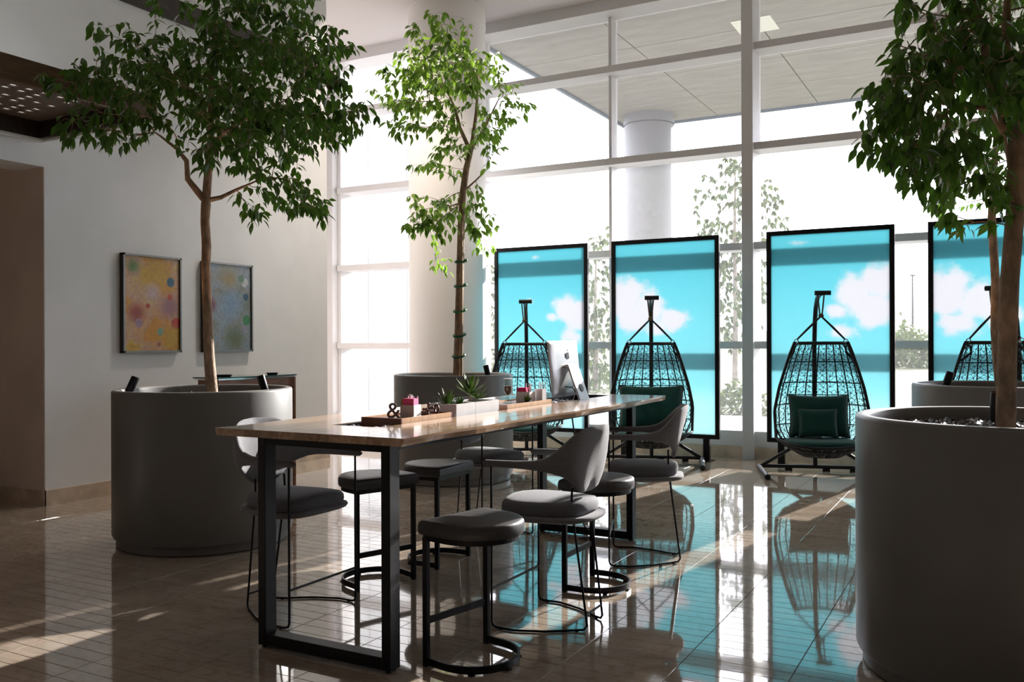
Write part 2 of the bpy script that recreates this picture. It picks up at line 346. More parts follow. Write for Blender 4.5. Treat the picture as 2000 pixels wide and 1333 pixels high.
for i in range(nx + 1):
    for j in range(ny + 1):
        xa, ya = x0 + i * hx, y0 + j * hy; xb, yb = min(xa + hx, TX1 - .05), min(ya + hy, TY1 - .05)
        if xb - xa < .02 or yb - ya < .02: continue
        hole = rr.random() < 0.62 and 0.02 < i < nx and 0 < j < ny - 1 and (i * 7 + j * 3) % 9 != 0
        z = 0.155
        if not hole: pm.box(xa, xb, ya, yb, z, z + 0.01)
        else:
            a, b_ = .024, .024
            pm.box(xa, xb, ya, ya + b_ + .012, z, z + .01).box(xa, xb, yb - b_ - .012, yb, z, z + .01).box(xa, xa + a, ya + b_, yb - b_, z, z + .01).box(xb - a, xb, ya + b_, yb - b_, z, z + .01)
pm.build('perforated_panel', mat('panel_wood', (0.16, 0.11, 0.08), 0.5, noise=0.12, nscale=8), tr)
MB().box(TX0, TX1 - .05, TY0, TY1 - .05, 0.168, 0.178).build('light_board', mat('back_lit_board', (0.8, 0.8, 0.76), 0.6, emit=(1, 0.98, 0.92), estr=0.42), tr)

# interior column
ic = empty('column', (-6.90, 10.78, 0)); tag(ic, 'thick white round column behind the slim tree inside the window', 'column')
MB().lathe([(0.55, 0), (0.55, 5.985), (0.542, 5.99), (0.542, 6.0)], 64).build('shaft', M_colm, ic, 40)
MB().lathe([(0.542, 6.0), (0.556, 6.005), (0.556, CZ)], 64).build('collar', M_colm, ic, 40)
struct(MB().box(-10.1, 7, 11.46, 11.9, 6.10, CZ).build('trim_2', M_white), 'white header beam above the window wall')

# ------------------------------------------------------------------ window wall
win = empty('window_1', (0, 0, 0)); struct(win, 'tall white framed curtain wall of glass panes')
YF, YG = 11.55, 11.86
mull = [-9.56, -6.87, -4.77, -2.76, -0.58, 1.50, 3.58, 5.66]
tz = [0.155, 1.42, 2.70, 3.98, 5.27]
for k, X in enumerate(mull):
    if abs(X + 2.76) < .01 or abs(X - 3.58) < .01:
        MB().rbox(X - 0.11, X + 0.035, 11.48, 11.93, 0.0, 6.1, 0.004).build('post', M_white, win)
    elif k == 0:
        MB().rbox(X - 0.19, X - 0.02, 11.46, 11.95, 0, 6.1, 0.004).rbox(X - .02, X + 0.045, 11.6, 11.93, 0, 6.1, .004).build('jamb', M_white, win)
    else:
        MB().rbox(X - 0.022, X + 0.022, 11.70, 11.93, 0.2, 6.1, 0.003).build('mullion', M_white, win)
for z in tz:
    for a, b_ in zip(mull[:-1], mull[1:]):
        MB().rbox(a, b_, YF, 11.9, z, z + (0.095 if z > 0.2 else 0.20), 0.004).build('transom', M_white, win)
rows = tz + [6.1]
for a, b_ in zip(mull[:-1], mull[1:]):
    for z0, z1 in zip(rows[:-1], rows[1:]):
        MB().box(a + .02, b_ - .02, YG - .004, YG + .004, z0 + .08, z1 + .01).build('pane', M_glass, win)
struct(MB().box(-9.75, 7, 11.53, 11.95, 0, 0.155).build('baseboard_window', M_stone), 'beige stone curb under the windows')

# ------------------------------------------------------------------ outside
struct(MB().box(-90, 110, 11.95, 19.2, -0.35, -0.08).build('terrace', M_terrace), 'pale paved terrace under the canopy')
def ground():
    m = MB(); nX, nY = 40, 40; vs_ = []; fs_ = []
    for j in range(nY + 1):
        for i in range(nX + 1):
            X = -220 + 440 * i / nX; Y = 19.2 + 380 * (j / nY) ** 1.6
            h = -0.15 + 3.5 * max(0, min(1, (Y - 95) / 45)) ** 2
            vs_.append((X, Y, h))
    for j in range(nY):
        for i in range(nX): a = j * (nX + 1) + i; fs_.append((a, a + 1, a + nX + 2, a + nX + 1))
    return m.add(vs_, fs_)
struct(ground().build('lawn', M_lawn, None, 60), 'sunlit lawn rising to a bank')
struct(MB().box(-200, 200, 22.0, 24.2, -0.16, -0.11).build('garden_path', M_terrace))
can = empty('entrance_canopy', (0, 0, 6.28)); tag(can, 'wide concrete canopy outside above the windows', 'canopy')
MB().box(-7.15, 14, 11.96, 18.55, 0.03, 0.5).build('slab', M_concrete, can)
MB().box(-7.2, -7.15, 11.96, 18.6, -0.05, 0.55).box(-7.2, 14, 18.55, 18.6, -0.05, 0.55).build('fascia', M_fascia_blue, can)
pw, pd = 2.02, 1.64
pmesh = MB().rbox(-pw / 2 + .008, pw / 2 - .008, -pd / 2 + .008, pd / 2 - .008, 0, 0.03, .004)
pme = bpy.data.meshes.new('soffit_panel'); pme.from_pydata(pmesh.v, [], pmesh.f); pme.materials.append(M_concrete)
for i in range(10):
    for j in range(4):
        o = bpy.data.objects.new('soffit_panel', pme); col.objects.link(o); o.parent = can; o.location = (-7.15 + pw * (i + .5), 11.98 + pd * (j + .5), 0)
MB().box(-3.46, -2.88, 13.2, 13.85, -0.012, 0.004).build('light_panel', mat('canopy_light', (0.85, 0.86, 0.75), 0.5), can)
for k, (X, Y) in enumerate(((-6.42, 17.9), (4.6, 17.9))):
    c = empty('outdoor_column', (X, Y, -0.1)); tag(c, ('white round column outside under the canopy edge', 'white round column outside at far right of canopy')[k], 'column', 'columns carrying the canopy')
    MB().lathe([(0.52, 0), (0.52, 6.16), (0.51, 6.165), (0.51, 6.18)], 48).build('shaft', M_extcol, c, 40)
    MB().lathe([(0.53, 6.18), (0.53, 6.40)], 48).build('collar', M_extcol, c, 40)
ow = empty('building_wing', (-10.3, 12.1, 0)); tag(ow, 'bright white panelled building wing outside the left window', 'building')
for k in range(4):
    MB().rbox(-0.25, 0, 1.25 * k + .006, 1.25 * k + 1.244, -0.2, 6.9, .004).build('wall_panel', M_extwhite, ow)
MB().box(-0.3, -0.05, -0.1, 5.0, -0.2, 6.9).build('backing', M_blackm, ow)
MB().box(-1.2, .05, -.1, 5.02, 6.9, 7.2).build('eave', M_extwhite, ow)
# field mast far away
fm = empty('field_mast', (-6.6, 88, -0.15)); tag(fm, 'thin grey mast standing on far grassy bank', 'mast')
MB().tube([(0, 0, 0), (0, 0, 7.6)], [0.10, 0.06], 8).build('pole', M_blackm, fm); MB().box(-.2, .2, -.1, .1, 7.6, 7.72).build('lamp_head', M_blackm, fm)

# ------------------------------------------------------------------ trees
def grow(trunk, radii, clumps, natt, step, kill, seed, influence=2.5, iters=90, limbs=()):
    rg = np.random.default_rng(seed)
    tot = sum(c[3] * c[4] * c[5] for c in clumps) ; A = []
    for (cx, cy, cz, rx, ry, rz_) in clumps:
        n = max(6, int(natt * (rx * ry * rz_) ** .8 / sum((c[3] * c[4] * c[5]) ** .8 for c in clumps)))
        d = rg.normal(size=(n, 3)); d /= np.linalg.norm(d, axis=1)[:, None]; d *= rg.random((n, 1)) ** .42
        A.append(np.array([cx, cy, cz]) + d * np.array([rx, ry, rz_]))
    A = np.concatenate(A)
    P = []; par = []; minr = []
    def chain(pts, rs, parent):
        pts = [np.array(p, float) for p in pts]
        for i in range(len(pts)):
            if i == 0:
                if parent is None: P.append(pts[0]); par.append(-1); minr.append(rs[0])
                else:
                    if np.linalg.norm(pts[0] - P[parent]) > 1e-4: P.append(pts[0]); par.append(parent); minr.append(rs[0])
                continue
            seg = pts[i] - P[-1] if True else None
            a = P[-1].copy(); n = max(1, int(np.linalg.norm(pts[i] - a) / (step * 1.2)))
            for k in range(1, n + 1):
                prev = len(P) - 1
                P.append(a + (pts[i] - a) * k / n); par.append(prev); minr.append(rs[i - 1] + (rs[i] - rs[i - 1]) * k / n)
    chain(trunk, radii, None)
    for pts, rs in limbs:
        q = np.array(P); j = int(np.argmin(np.linalg.norm(q - np.array(pts[0]), axis=1)))
        P.append(np.array(pts[0], float)); par.append(j); minr.append(rs[0]); chain_pts = pts
        for i in range(1, len(pts)):
            a = P[-1].copy(); n = max(1, int(np.linalg.norm(np.array(pts[i]) - a) / (step * 1.2)))
            for k in range(1, n + 1):
                pv = len(P) - 1; P.append(a + (np.array(pts[i]) - a) * k / n); par.append(pv); minr.append(rs[i - 1] + (rs[i] - rs[i - 1]) * k / n)
    nlimb = len(P); zmin_ok = trunk[-1][2] - 0.55
    alive = np.ones(len(A), bool)
    for it in range(iters):
        if not alive.any(): break
        Q = np.array(P); Aa = A[alive]
        d2 = (Aa ** 2).sum(1)[:, None] + (Q ** 2).sum(1)[None] - 2 * Aa @ Q.T
        if it < 200: d2[:, :nlimb] += (Q[None, :nlimb, 2] < zmin_ok) * 100
        nn = d2.argmin(1); dm = np.sqrt(np.maximum(d2[np.arange(len(Aa)), nn], 0))
        ok = dm < influence
        if not ok.any(): break
        new = {}
        for a, n_, dd in zip(Aa[ok], nn[ok], dm[ok]):
            new.setdefault(int(n_), np.zeros(3)); new[int(n_)] += (a - Q[n_]) / (dd + 1e-9)
        added = []
        for n_, v in new.items():
            v = v / (np.linalg.norm(v) + 1e-9) + rg.normal(size=3) * .12 + np.array([0, 0, 0.05]); v /= np.linalg.norm(v)
            p = Q[n_] + v * step
            P.append(p); par.append(n_); minr.append(0); added.append(p)
        Dn = np.array(added); da = np.sqrt(((Aa[:, None] - Dn[None]) ** 2).sum(2)).min(1)
        idx = np.where(alive)[0]; alive[idx[da < kill]] = False
    P = np.array(P); par = np.array(par); n = len(P)
    ch = [[] for _ in range(n)]
    for i in range(n):
        if par[i] >= 0: ch[par[i]].append(i)
    rad = np.zeros(n)
    for i in range(n - 1, -1, -1):
        r = sum(rad[c] ** 2.5 for c in ch[i]) ** (1 / 2.5) if ch[i] else 0.0022
        rad[i] = max(r, 0.0022)
    for i in range(n):
        if minr[i] > 0: rad[i] = minr[i]
        elif par[i] >= 0: rad[i] = min(rad[i], rad[par[i]] * .9, 0.022)
    return P, par, ch, rad, nlimb

def branch_mesh(P, par, ch, rad, kmin=0.0):
    m = MB(); n = len(P); done = set()
    starts = [0]
    while starts:
        s = starts.pop(); line = [par[s]] if par[s] >= 0 else []
        cur = s
        while True:
            line.append(cur)
            if not ch[cur]: break
            cs = sorted(ch[cur], key=lambda c: -rad[c]); starts += cs[1:]; cur = cs[0]
        line = [line[0]] + [b_ for a, b_ in zip(line[:-1], line[1:]) if np.linalg.norm(P[a] - P[b_]) > 1e-4]
        if len(line) < 2: continue
        rr_ = [rad[i] for i in line]
        if par[s] >= 0: rr_[0] = min(rad[line[0]], rad[s] * 1.25)
        if max(rr_) < kmin: continue
        big = max(rr_) > .012
        m.tube([P[i] for i in line], rr_, 10 if max(rr_) > .03 else (6 if big else 4))
    return m

def leaf_shape(L=0.07, W=0.032, droop=0.018):
    # blade along +x, drip tip, folded on the midrib, curled down
    st = [(0, .0), (.16, .62), (.38, 1.0), (.62, .82), (.84, .34), (1.0, 0.0)]
    v = []; f = []
    for t, wv in st:
        z = -droop * t * t
        v += [(t * L, wv * W / 2, z + .16 * wv * W), (t * L, 0, z), (t * L, -wv * W / 2, z + .16 * wv * W)]
    for i in range(len(st) - 1):
        a = 3 * i
        f += [(a, a + 1, a + 4, a + 3), (a + 1, a + 2, a + 5, a + 4)]
    return v, f

def foliage(P, par, ch, rad, nlimb, per, seed, size, droopy=0.75):
    rg = random.Random(seed); out = []
    for i in range(nlimb, len(P)):
        if rad[i] > 0.0075: continue
        d = P[i] - P[par[i]]; d = d / (np.linalg.norm(d) + 1e-9)
        k = per + (2 if not ch[i] else 0)
        k = int(k) + (1 if rg.random() < k - int(k) else 0)
        for _ in range(k):
            az = rg.uniform(0, 2 * PI); side = np.array([math.cos(az), math.sin(az), 0])
            v = d * .5 + side * rg.uniform(.5, 1) + np.array([0, 0, -droopy * rg.uniform(.5, 1.7)])
            v /= np.linalg.norm(v)
            nrm = np.array([rg.gauss(0, .5), rg.gauss(0, .5), 1.0]) + side * .7; 
            y = np.cross(nrm, v); y /= np.linalg.norm(y) + 1e-9; z = np.cross(v, y)
            s = size * rg.uniform(.7, 1.2); b = P[i] + v * .012 + np.array([rg.gauss(0, .012), rg.gauss(0, .012), rg.gauss(0, .012)])
            M = np.eye(4); M[:3, 0] = v * s; M[:3, 1] = y * s; M[:3, 2] = z * s; M[:3, 3] = b
            out.append(M)
    return out

LEAFV, LEAFF = leaf_shape(1.0, 0.46, 0.22)
LV = np.array(LEAFV)
def leaf_data(name, m):
    me = bpy.data.meshes.new(name); me.from_pydata(LEAFV, [], LEAFF); me.materials.append(m)
    me.polygons.foreach_set('use_smooth', [True] * len(me.polygons)); return me
LM1 = leaf_data('leaf', M_leaf); LM2 = leaf_data('leaf_young', M_leaf2)

def leaf_objects(root, origin, mats_, lm, m, nparts):
    seen = []
    for k, M in enumerate(mats_):
        p = M[:3, 3]; px, py, dz = proj(p)
        vis = 0 < px < 2000 and 0 < py < 1333
        seen.append((0 if vis else 1, dz, k))
    seen.sort(); parts = set(k for _, _, k in seen[:nparts])
    V = []; F = []; o = 0
    for k, M in enumerate(mats_):
        M = M.copy(); M[:3, 3] -= np.array(origin)
        if k in parts:
            ob = bpy.data.objects.new('leaf', lm); col.objects.link(ob); ob.parent = root; ob.matrix_local = Matrix(M.tolist())
        else:
            V.append(LV @ M[:3, :3].T + M[:3, 3]); F += [tuple(i + o for i in f) for f in LEAFF]; o += len(LV)
    if V:
        me = bpy.data.meshes.new('foliage'); me.from_pydata(np.concatenate(V).tolist(), [], F); me.materials.append(m)
        me.polygons.foreach_set('use_smooth', [True] * len(me.polygons))
        fo = bpy.data.objects.new('foliage', me); col.objects.link(fo); fo.parent = root; fo['kind'] = 'stuff'

def tree(name, label, cat, base, dep, pxbase, trunk, radii, clumps, limbs, natt, step, kill, per, size, seed, lm, lmat, bark, nparts=300, deep=0.75, group=None, droopy=.75, spread=1.0):
    """crown and limbs are given as sideways and upward offsets in metres about the trunk's foot (viewed from the lobby side)"""
    s = dep / 1740.0; bx_, by, bz = base
    def P3(x, y, d=0.0): return (bx_ + RT[0] * (x - pxbase) * s + FW[0] * d, by + RT[1] * (x - pxbase) * s + FW[1] * d, 1.5 + (671 - y) * s)
    rg = random.Random(seed)
    tk = [P3(*p) for p in trunk]; tk[0] = (tk[0][0], tk[0][1], bz)
    lb = [([P3(*p) for p in pts], rs) for pts, rs in limbs]
    cl = []
    for (x, y, rx, ry, *dq) in clumps:
        dd = dq[0] if dq else rg.uniform(-1, 1) * deep * spread
        c = P3(x, y, dd); cl.append((c[0], c[1], c[2], rx * s, max(rx * s, .30) * 1.0, ry * s))
    P, par, ch, rad, nl = grow(tk, radii, cl, natt, step, kill, seed, limbs=lb)
    root = empty(name, base); tag(root, label, cat, group)
    P0 = P - np.array(base)
    bm_ = branch_mesh(P0, par, ch, rad); bm_.build('trunk_and_branches', bark, root, 60)
    lv = foliage(P, par, ch, rad, nl, per, seed + 1, size, droopy)
    leaf_objects(root, base, lv, lm, lmat, nparts)
    return root, len(lv)

PL = dict(a=(-5.377, 4.916), b=(-5.31, 8.41), c=(0.06, 4.62), d=(0.04, 8.15))
SOILZ = 1.095
# near left ficus
tree('ficus_tree', 'large spreading ficus tree in the left planter before the pictures', 'tree', (-5.33, 4.94, SOILZ), 6.886, 412,
     [(414, 765, 0), (408, 690, 0), (405, 600, 0), (402, 520, 0), (404, 480, 0), (401, 430, 0), (403, 395, 0)], [.046, .040, .036, .034, .036, .034, .037],
     [(250, 265, 75, 40, -.45), (205, 285, 42, 24, -.4), (240, 200, 60, 35, -.5), (300, 200, 60, 45, -.4), (235, 95, 50, 50), (300, 100, 80, 80), (390, 60, 120, 70), (470, 110, 110, 80), (560, 60, 110, 70), (640, 90, 50, 50), (600, 180, 110, 80),
      (690, 215, 35, 40), (500, 200, 100, 70), (410, 180, 110, 80), (320, 190, 90, 55), (560, 280, 90, 55), (650, 285, 45, 30), (575, 345, 45, 45), (580, 395, 26, 28), (470, 330, 50, 40),
      (490, 365, 40, 25), (430, 400, 14, 14), (350, -60, 130, 80), (500, -80, 140, 90), (430, -150, 110, 60), (660, 130, 40, 60), (270, 225, 70, 40, -.5), (185, 190, 30, 20, -.5), (610, 240, 80, 60), (540, 330, 60, 40), (350, 245, 70, 45), (290, 280, 60, 32, -.4), (450, 250, 70, 50), (520, 250, 70, 55), (330, 150, 80, 60), (480, 60, 100, 60), (630, 200, 70, 60), (600, 400, 25, 25), (520, 300, 60, 50), (420, 120, 100, 70)],
     [([(403, 392, 0), (390, 375, -.02), (372, 350, -.05), (370, 315, -.05), (352, 292, -.05), (325, 270, -.1)], [.030, .028, .024, .020, .014, .008]),
      ([(403, 392, 0), (408, 330, 0), (412, 260, .02), (409, 180, .05), (415, 90, .05), (420, 0, .05), (425, -70, 0)], [.034, .030, .026, .022, .016, .012, .006]),
      ([(404, 390, 0), (428, 382, .05), (456, 364, .1), (500, 345, .1)], [.022, .017, .012, .006]),
      ([(411, 290, 0), (448, 262, -.1), (490, 240, -.15), (560, 215, -.2)], [.022, .018, .012, .006]),
      ([(409, 200, 0), (470, 130, .2), (540, 70, .3)], [.018, .012, .006]), ([(411, 230, 0), (350, 150, .1), (290, 110, .15)], [.018, .012, .006])],
     2500, .062, .08, 2.2, .088, 11, LM1, M_leaf, M_bark)
# slim ficus before the column
t2, _ = tree('ficus_tree', 'slim upright ficus tree with green tied stake in front of the column', 'tree', (-5.275, 8.43, SOILZ), 9.925, 893,
     [(893, 737, 0), (896, 640, 0), (899, 540, 0), (902, 440, 0), (905, 380, 0), (912, 330, 0), (922, 290, 0)], [.052, .046, .044, .042, .040, .036, .030],
     [(870, 85, 75, 40), (820, 120, 75, 50), (755, 165, 38, 24), (800, 195, 60, 45), (880, 165, 90, 60), (945, 110, 45, 55), (985, 135, 32, 28), (1010, 205, 40, 32), (965, 235, 38, 45), (850, 245, 65, 45),
      (795, 270, 22, 28), (880, 300, 50, 26), (830, 315, 36, 22), (965, 290, 26, 26), (825, 400, 42, 45), (870, 430, 42, 50), (815, 450, 22, 25), (940, 440, 34, 45), (855, 505, 12, 26), (945, 478, 18, 18), (780, 165, 45, 40), (885, 120, 80, 60)],
     [([(920, 295, 0), (900, 250, .0), (890, 210, .05), (875, 175, .05)], [.024, .020, .016, .008]), ([(922, 290, 0), (932, 220, 0), (936, 160, -.05)], [.024, .018, .008]),
      ([(918, 300, 0), (950, 240, .1), (975, 190, .1)], [.018, .013, .007]), ([(904, 395, 0), (880, 400, .1), (850, 390, .1)], [.012, .009, .005]), ([(905, 375, 0), (930, 355, -.05), (950, 335, -.05)], [.012, .009, .006])],
     1250, .07, .10, 2.1, .095, 21, LM2, M_leaf2, M_bark, deep=.6)
st = MB().tube([(.075, -.03, -.05), (.085, -.03, 1.75)], .016, 6).build('stake', mat('stake_wood', (0.40, 0.29, 0.18), .8), t2)
for zz, dx in ((.27, .025), (.50, .035), (.77, .04), (1.05, .05), (1.32, .06)):
    m = MB().tube([(dx + .070 * math.cos(2 * PI * k / 14), -.005 + .062 * math.sin(2 * PI * k / 14), zz + .02 * math.sin(2 * PI * k / 14)) for k in range(14)], .012, 5, closed=True)
    m.build('tie', M_cork, t2)
# near right ficus
tree('ficus_tree', 'thick trunked ficus tree in the nearest planter at right edge', 'tree', (0.031, 4.579, SOILZ), 4.01, 1960,
     [(1963, 832, 0), (1966, 700, 0), (1972, 550, 0), (1983, 420, 0), (1988, 330, 0), (1984, 285, 0)], [.044, .042, .041, .040, .042, .045],
     [(1690, 180, 32, 22), (1735, 160, 60, 45), (1740, 215, 50, 40), (1780, 190, 75, 60), (1800, 320, 60, 40), (1760, 240, 55, 40), (1850, 150, 70, 70), (1785, 265, 65, 45), (1728, 305, 26, 22), (1840, 270, 65, 55), (1830, 335, 50, 35), (1855, 385, 40, 35), (1868, 430, 18, 18),
      (1768, 25, 22, 38), (1850, 40, 55, 55), (1930, 50, 60, 60), (1950, 190, 60, 70), (1890, 210, 60, 60), (2060, 150, 100, 110), (2120, 280, 90, 80), (1990, -70, 150, 80), (1890, -70, 90, 60), (2100, 20, 90, 80), (1920, 330, 40, 50)],
     [([(1984, 285, 0), (1952, 232, .0), (1928, 150, -.02), (1912, 70, -.03), (1905, 0, 0), (1893, -90, .05)], [.034, .028, .022, .017, .014, .006]),
      ([(1988, 290, 0), (1992, 180, .05), (1984, 80, .08), (1996, -60, .1)], [.040, .034, .026, .010]), ([(1925, 145, 0), (1880, 150, -.1), (1830, 155, -.15), (1795, 130, -.2)], [.014, .012, .009, .005]),
      ([(1945, 215, 0), (1890, 200, .1), (1840, 175, .15), (1800, 172, .2)], [.014, .011, .009, .005]), ([(1990, 200, 0), (2060, 140, .1), (2120, 110, .1)], [.02, .013, .006])],
     2200, .042, .055, 1.75, .076, 31, LM1, M_leaf, M_bark, deep=.42)
# farther right ficus
tree('ficus_tree', 'thin trunked ficus tree in the farther right planter behind thick trunk', 'tree', (0.02, 8.17, SOILZ), 7.14, 1953,
     [(1956, 752, 0), (1946, 650, 0), (1947, 550, 0), (1940, 430, 0), (1946, 330, 0)], [.040, .036, .034, .032, .030],
     [(1900, 300, 55, 55), (1960, 240, 80, 70), (2040, 280, 70, 80), (1890, 385, 35, 30), (1960, 130, 100, 80), (2060, 160, 90, 80), (1970, 330, 60, 40), (1930, 30, 90, 60)],
     [([(1942, 420, 0), (1925, 390, 0), (1920, 372, 0)], [.012, .009, .006]), ([(1944, 350, 0), (1950, 260, 0), (1960, 150, 0)], [.028, .022, .01])],
     900, .075, .11, 2.1, .09, 41, LM1, M_leaf, M_bark, nparts=150, deep=.6)
# trees outside
for k, (X, Y, px0, dep, lab, sc, hy) in enumerate(((-8.0, 31.0, 1480, 31.1, 'pale leafy young tree outside behind the thick window post', 1.0, 0), (-12.2, 28.5, 1168, 30.9, 'leafy tree outside showing between the first two blue screens', .85, 170),
                                             (-18.0, 31.0, 975, 35.8, 'low leafy tree outside by the white column', .55, 200))):
    q = lambda x, y: (px0 + (x - 1480) * sc, y + hy)
    cl = [(*q(1480, 380), 60, 70), (*q(1430, 400), 45, 70), (*q(1535, 410), 50, 60), (*q(1480, 480), 85, 60), (*q(1420, 480), 45, 50), (*q(1550, 480), 40, 50), (*q(1480, 310), 35, 30), (*q(1450, 560), 70, 60), (*q(1520, 570), 60, 60), (*q(1490, 650), 60, 50), (*q(1505, 300), 20, 30), (*q(1440, 640), 40, 50)]
    tree('garden_tree', lab, 'tree', (X, Y, -.12), dep, px0, [(px0, 760, 0), (px0 + 2, 600 + hy * .5, 0), (px0, 470 + hy * .7, 0), (px0 + 2, 340 + hy, 0)], [.10, .08, .06, .03], cl, [], 900, .24, .34, 4.0, .24, 51 + k, LM1, M_extleaf, M_extbark, nparts=0, deep=.9, group='young trees on the lawn')

def bush(name, label, loc, rx, ry, rz_, n, size, seed, m, group=None):
    rg = random.Random(seed); root = empty(name, loc); tag(root, label, 'shrub', group); mats_ = []
    for _ in range(n):
        a, b_ = rg.uniform(0, 2 * PI), math.acos(rg.uniform(-.1, 1)); q = rg.uniform(.6, 1.05)
        p = np.array([rx * q * math.sin(b_) * math.cos(a), ry * q * math.sin(b_) * math.sin(a), rz_ * q * math.cos(b_) * (1 + .15 * math.sin(3 * a))])
        E_ = Euler((rg.uniform(0, 6), rg.uniform(-1, 1), rg.uniform(0, 6))).to_matrix()
        s = size * rg.uniform(.7, 1.2); M = np.eye(4); M[:3, :3] = np.array(E_) * s; M[:3, 3] = p + np.array(loc); mats_.append(M)
    leaf_objects(root, loc, mats_, LM1, m, 0)
    st = MB()
    for k in range(5):
        a = k * 1.3; st.tube([(0, 0, 0), (rx * .5 * math.cos(a), ry * .5 * math.sin(a), rz_ * .7)], [.03 * rz_, .01 * rz_], 5)
    st.build('stems', M_extbark, root)
bush('round_shrub', 'round grey green shrub on the lawn seen right of third screen', (-4.9, 62, -.15), 2.6, 2.2, 2.4, 1600, .42, 61, M_extleaf)
for k, X in enumerate((-14.6, -12.9, -11.3, -9.4, -5.2, -3.5)):
    bush('low_shrub', 'low green shrub at the terrace edge, %s counted from the white wing' % ('first second third fourth fifth sixth'.split()[k]), (X, 20.6 + .3 * (k % 2), -.15), .75, .6, .62 + .1 * (k % 3), 420, .17, 70 + k, M_extleaf, 'low shrubs along the terrace')
bush('clipped_sapling', 'tiny sapling on the far bank left of the thin mast', (-6.5, 78, -.15), .5, .5, 3.6, 160, .5, 90, M_extleaf)

# ------------------------------------------------------------------ planters
def planter(k, xy, label):
    p = empty('round_planter', (xy[0], xy[1], 0), k * .7); tag(p, label, 'planter', 'large round planters')
    r = .66
    MB().lathe([(r - .03, .07), (r - .008, .075), (r, .095), (r, 1.145), (r - .005, 1.157), (r - .016, 1.162), (r - .045, 1.162), (r - .056, 1.157), (r - .062, 1.145), (r - .062, 1.06)], 96).build('shell', M_planter, p, 50)
    MB().lathe([(r - .045, 0), (r - .03, .012), (r - .03, .07), (r - .2, .07)], 72).build('plinth', M_planter, p, 40)
    MB().lathe([(r - .06, 1.078), (.02, SOILZ)], 48, cap1=True).build('soil', M_soil, p, 60)
    g = MB(); rg = random.Random(k + 5)
    for _ in range(620):
        a, q = rg.uniform(0, 2 * PI), (r - .085) * math.sqrt(rg.random()); s = rg.uniform(.010, .030)
        c = (q * math.cos(a), q * math.sin(a), 1.083 + .012 * (1 - q / r) + s * .3 + rg.uniform(0, .012))
        e = [(c[0] + s * dx * rg.uniform(.6, 1.2), c[1] + s * dy * rg.uniform(.6, 1.2), c[2] + s * dz * rg.uniform(.35, .8)) for dx, dy, dz in ((1, 0, .2), (0, 1, -.1), (-1, 0, .1), (0, -1, -.2), (0.2, 0.1, 1), (0, 0, -1))]
        g.add(e, [(0, 1, 4), (1, 2, 4), (2, 3, 4), (3, 0, 4), (1, 0, 5), (2, 1, 5), (3, 2, 5), (0, 3, 5)])
    go = g.build('slate_chippings', M_gravel, p); go['kind'] = 'stuff'
    return p
planter(0, PL['a'], 'round grey planter at left holding the spreading ficus')
planter(1, PL['b'], 'round grey planter before the white column behind table')
planter(2, PL['c'], 'nearest round grey planter cut by the right edge')
planter(3, PL['d'], 'round grey planter partly hidden behind the nearest right planter')

def uplight(loc, lean, az, label, power, aim=None):
    u = empty('spotlight', loc, az); tag(u, label, 'spotlight', 'black uplights stuck in the planters')
    a = R(lean); ax = np.array([math.sin(a), 0, math.cos(a)]); b0 = np.array([0, 0, .035]); n = 20
    def ringat(t, r):
        c = b0 + ax * t; e1 = np.array([math.cos(a), 0, -math.sin(a)]); e2 = np.array([0, 1., 0])
        return [c + r * (math.cos(2 * PI * k / n) * e1 + math.sin(2 * PI * k / n) * e2) for k in range(n)]
    MB().loft([ringat(0, .026), ringat(.012, .031), ringat(.135, .031), ringat(.14, .029), ringat(.105, .027)], cap1=False).build('housing', M_black, u, 40)
    MB().loft([ringat(.104, .0268), ringat(.106, .0268)]).build('lens', mat('lamp_lens', (0.9, 0.6, 0.3), .3, emit=(1.0, 0.45, 0.12), estr=6.0), u)
    MB().tube([(0, 0, -.01), (0, 0, .045)], .009, 8).build('stake', M_black, u)
    if power:
        ld = bpy.data.lights.new('uplight_lamp', 'SPOT'); ld.energy = power * 1.5; ld.color = (1, .55, .25); ld.spot_size = R(38); ld.spot_blend = .6; ld.shadow_soft_size = .02
        lo = bpy.data.objects.new('uplight_lamp', ld); col.objects.link(lo); lo.parent = u; lo.location = tuple(b0 + ax * .15)
        lo.rotation_euler = Vector(ax).to_track_quat('-Z', 'Y').to_euler()
def on_planter(xy, ang, q): return (xy[0] + q * math.cos(ang), xy[1] + q * math.sin(ang), 1.088)
def face(loc, xy): return math.atan2(xy[1] - loc[1], xy[0] - loc[0])
for key, ang, q, lean, lab, pw_ in (('a', R(218), .56, 24, 'black spotlight leaning in left planter, left of the ficus trunk', 5), ('a', R(35), .46, 16, 'black spotlight leaning in left planter, right of the ficus trunk', 5), ('b', R(8), .42, 14, 'black spotlight in the planter before the column', 4),
                             ('d', R(195), .42, 18, 'black spotlight leaning in the farther right planter', 4), ('c', R(150), .22, 10, 'black spotlight glowing orange beside the thick right trunk', 4)):
    l = on_planter(PL[key], ang, q) if key != 'c' else (0.0, 4.80, 1.088)
    uplight(l, lean, face(l, PL[key]), lab, pw_)

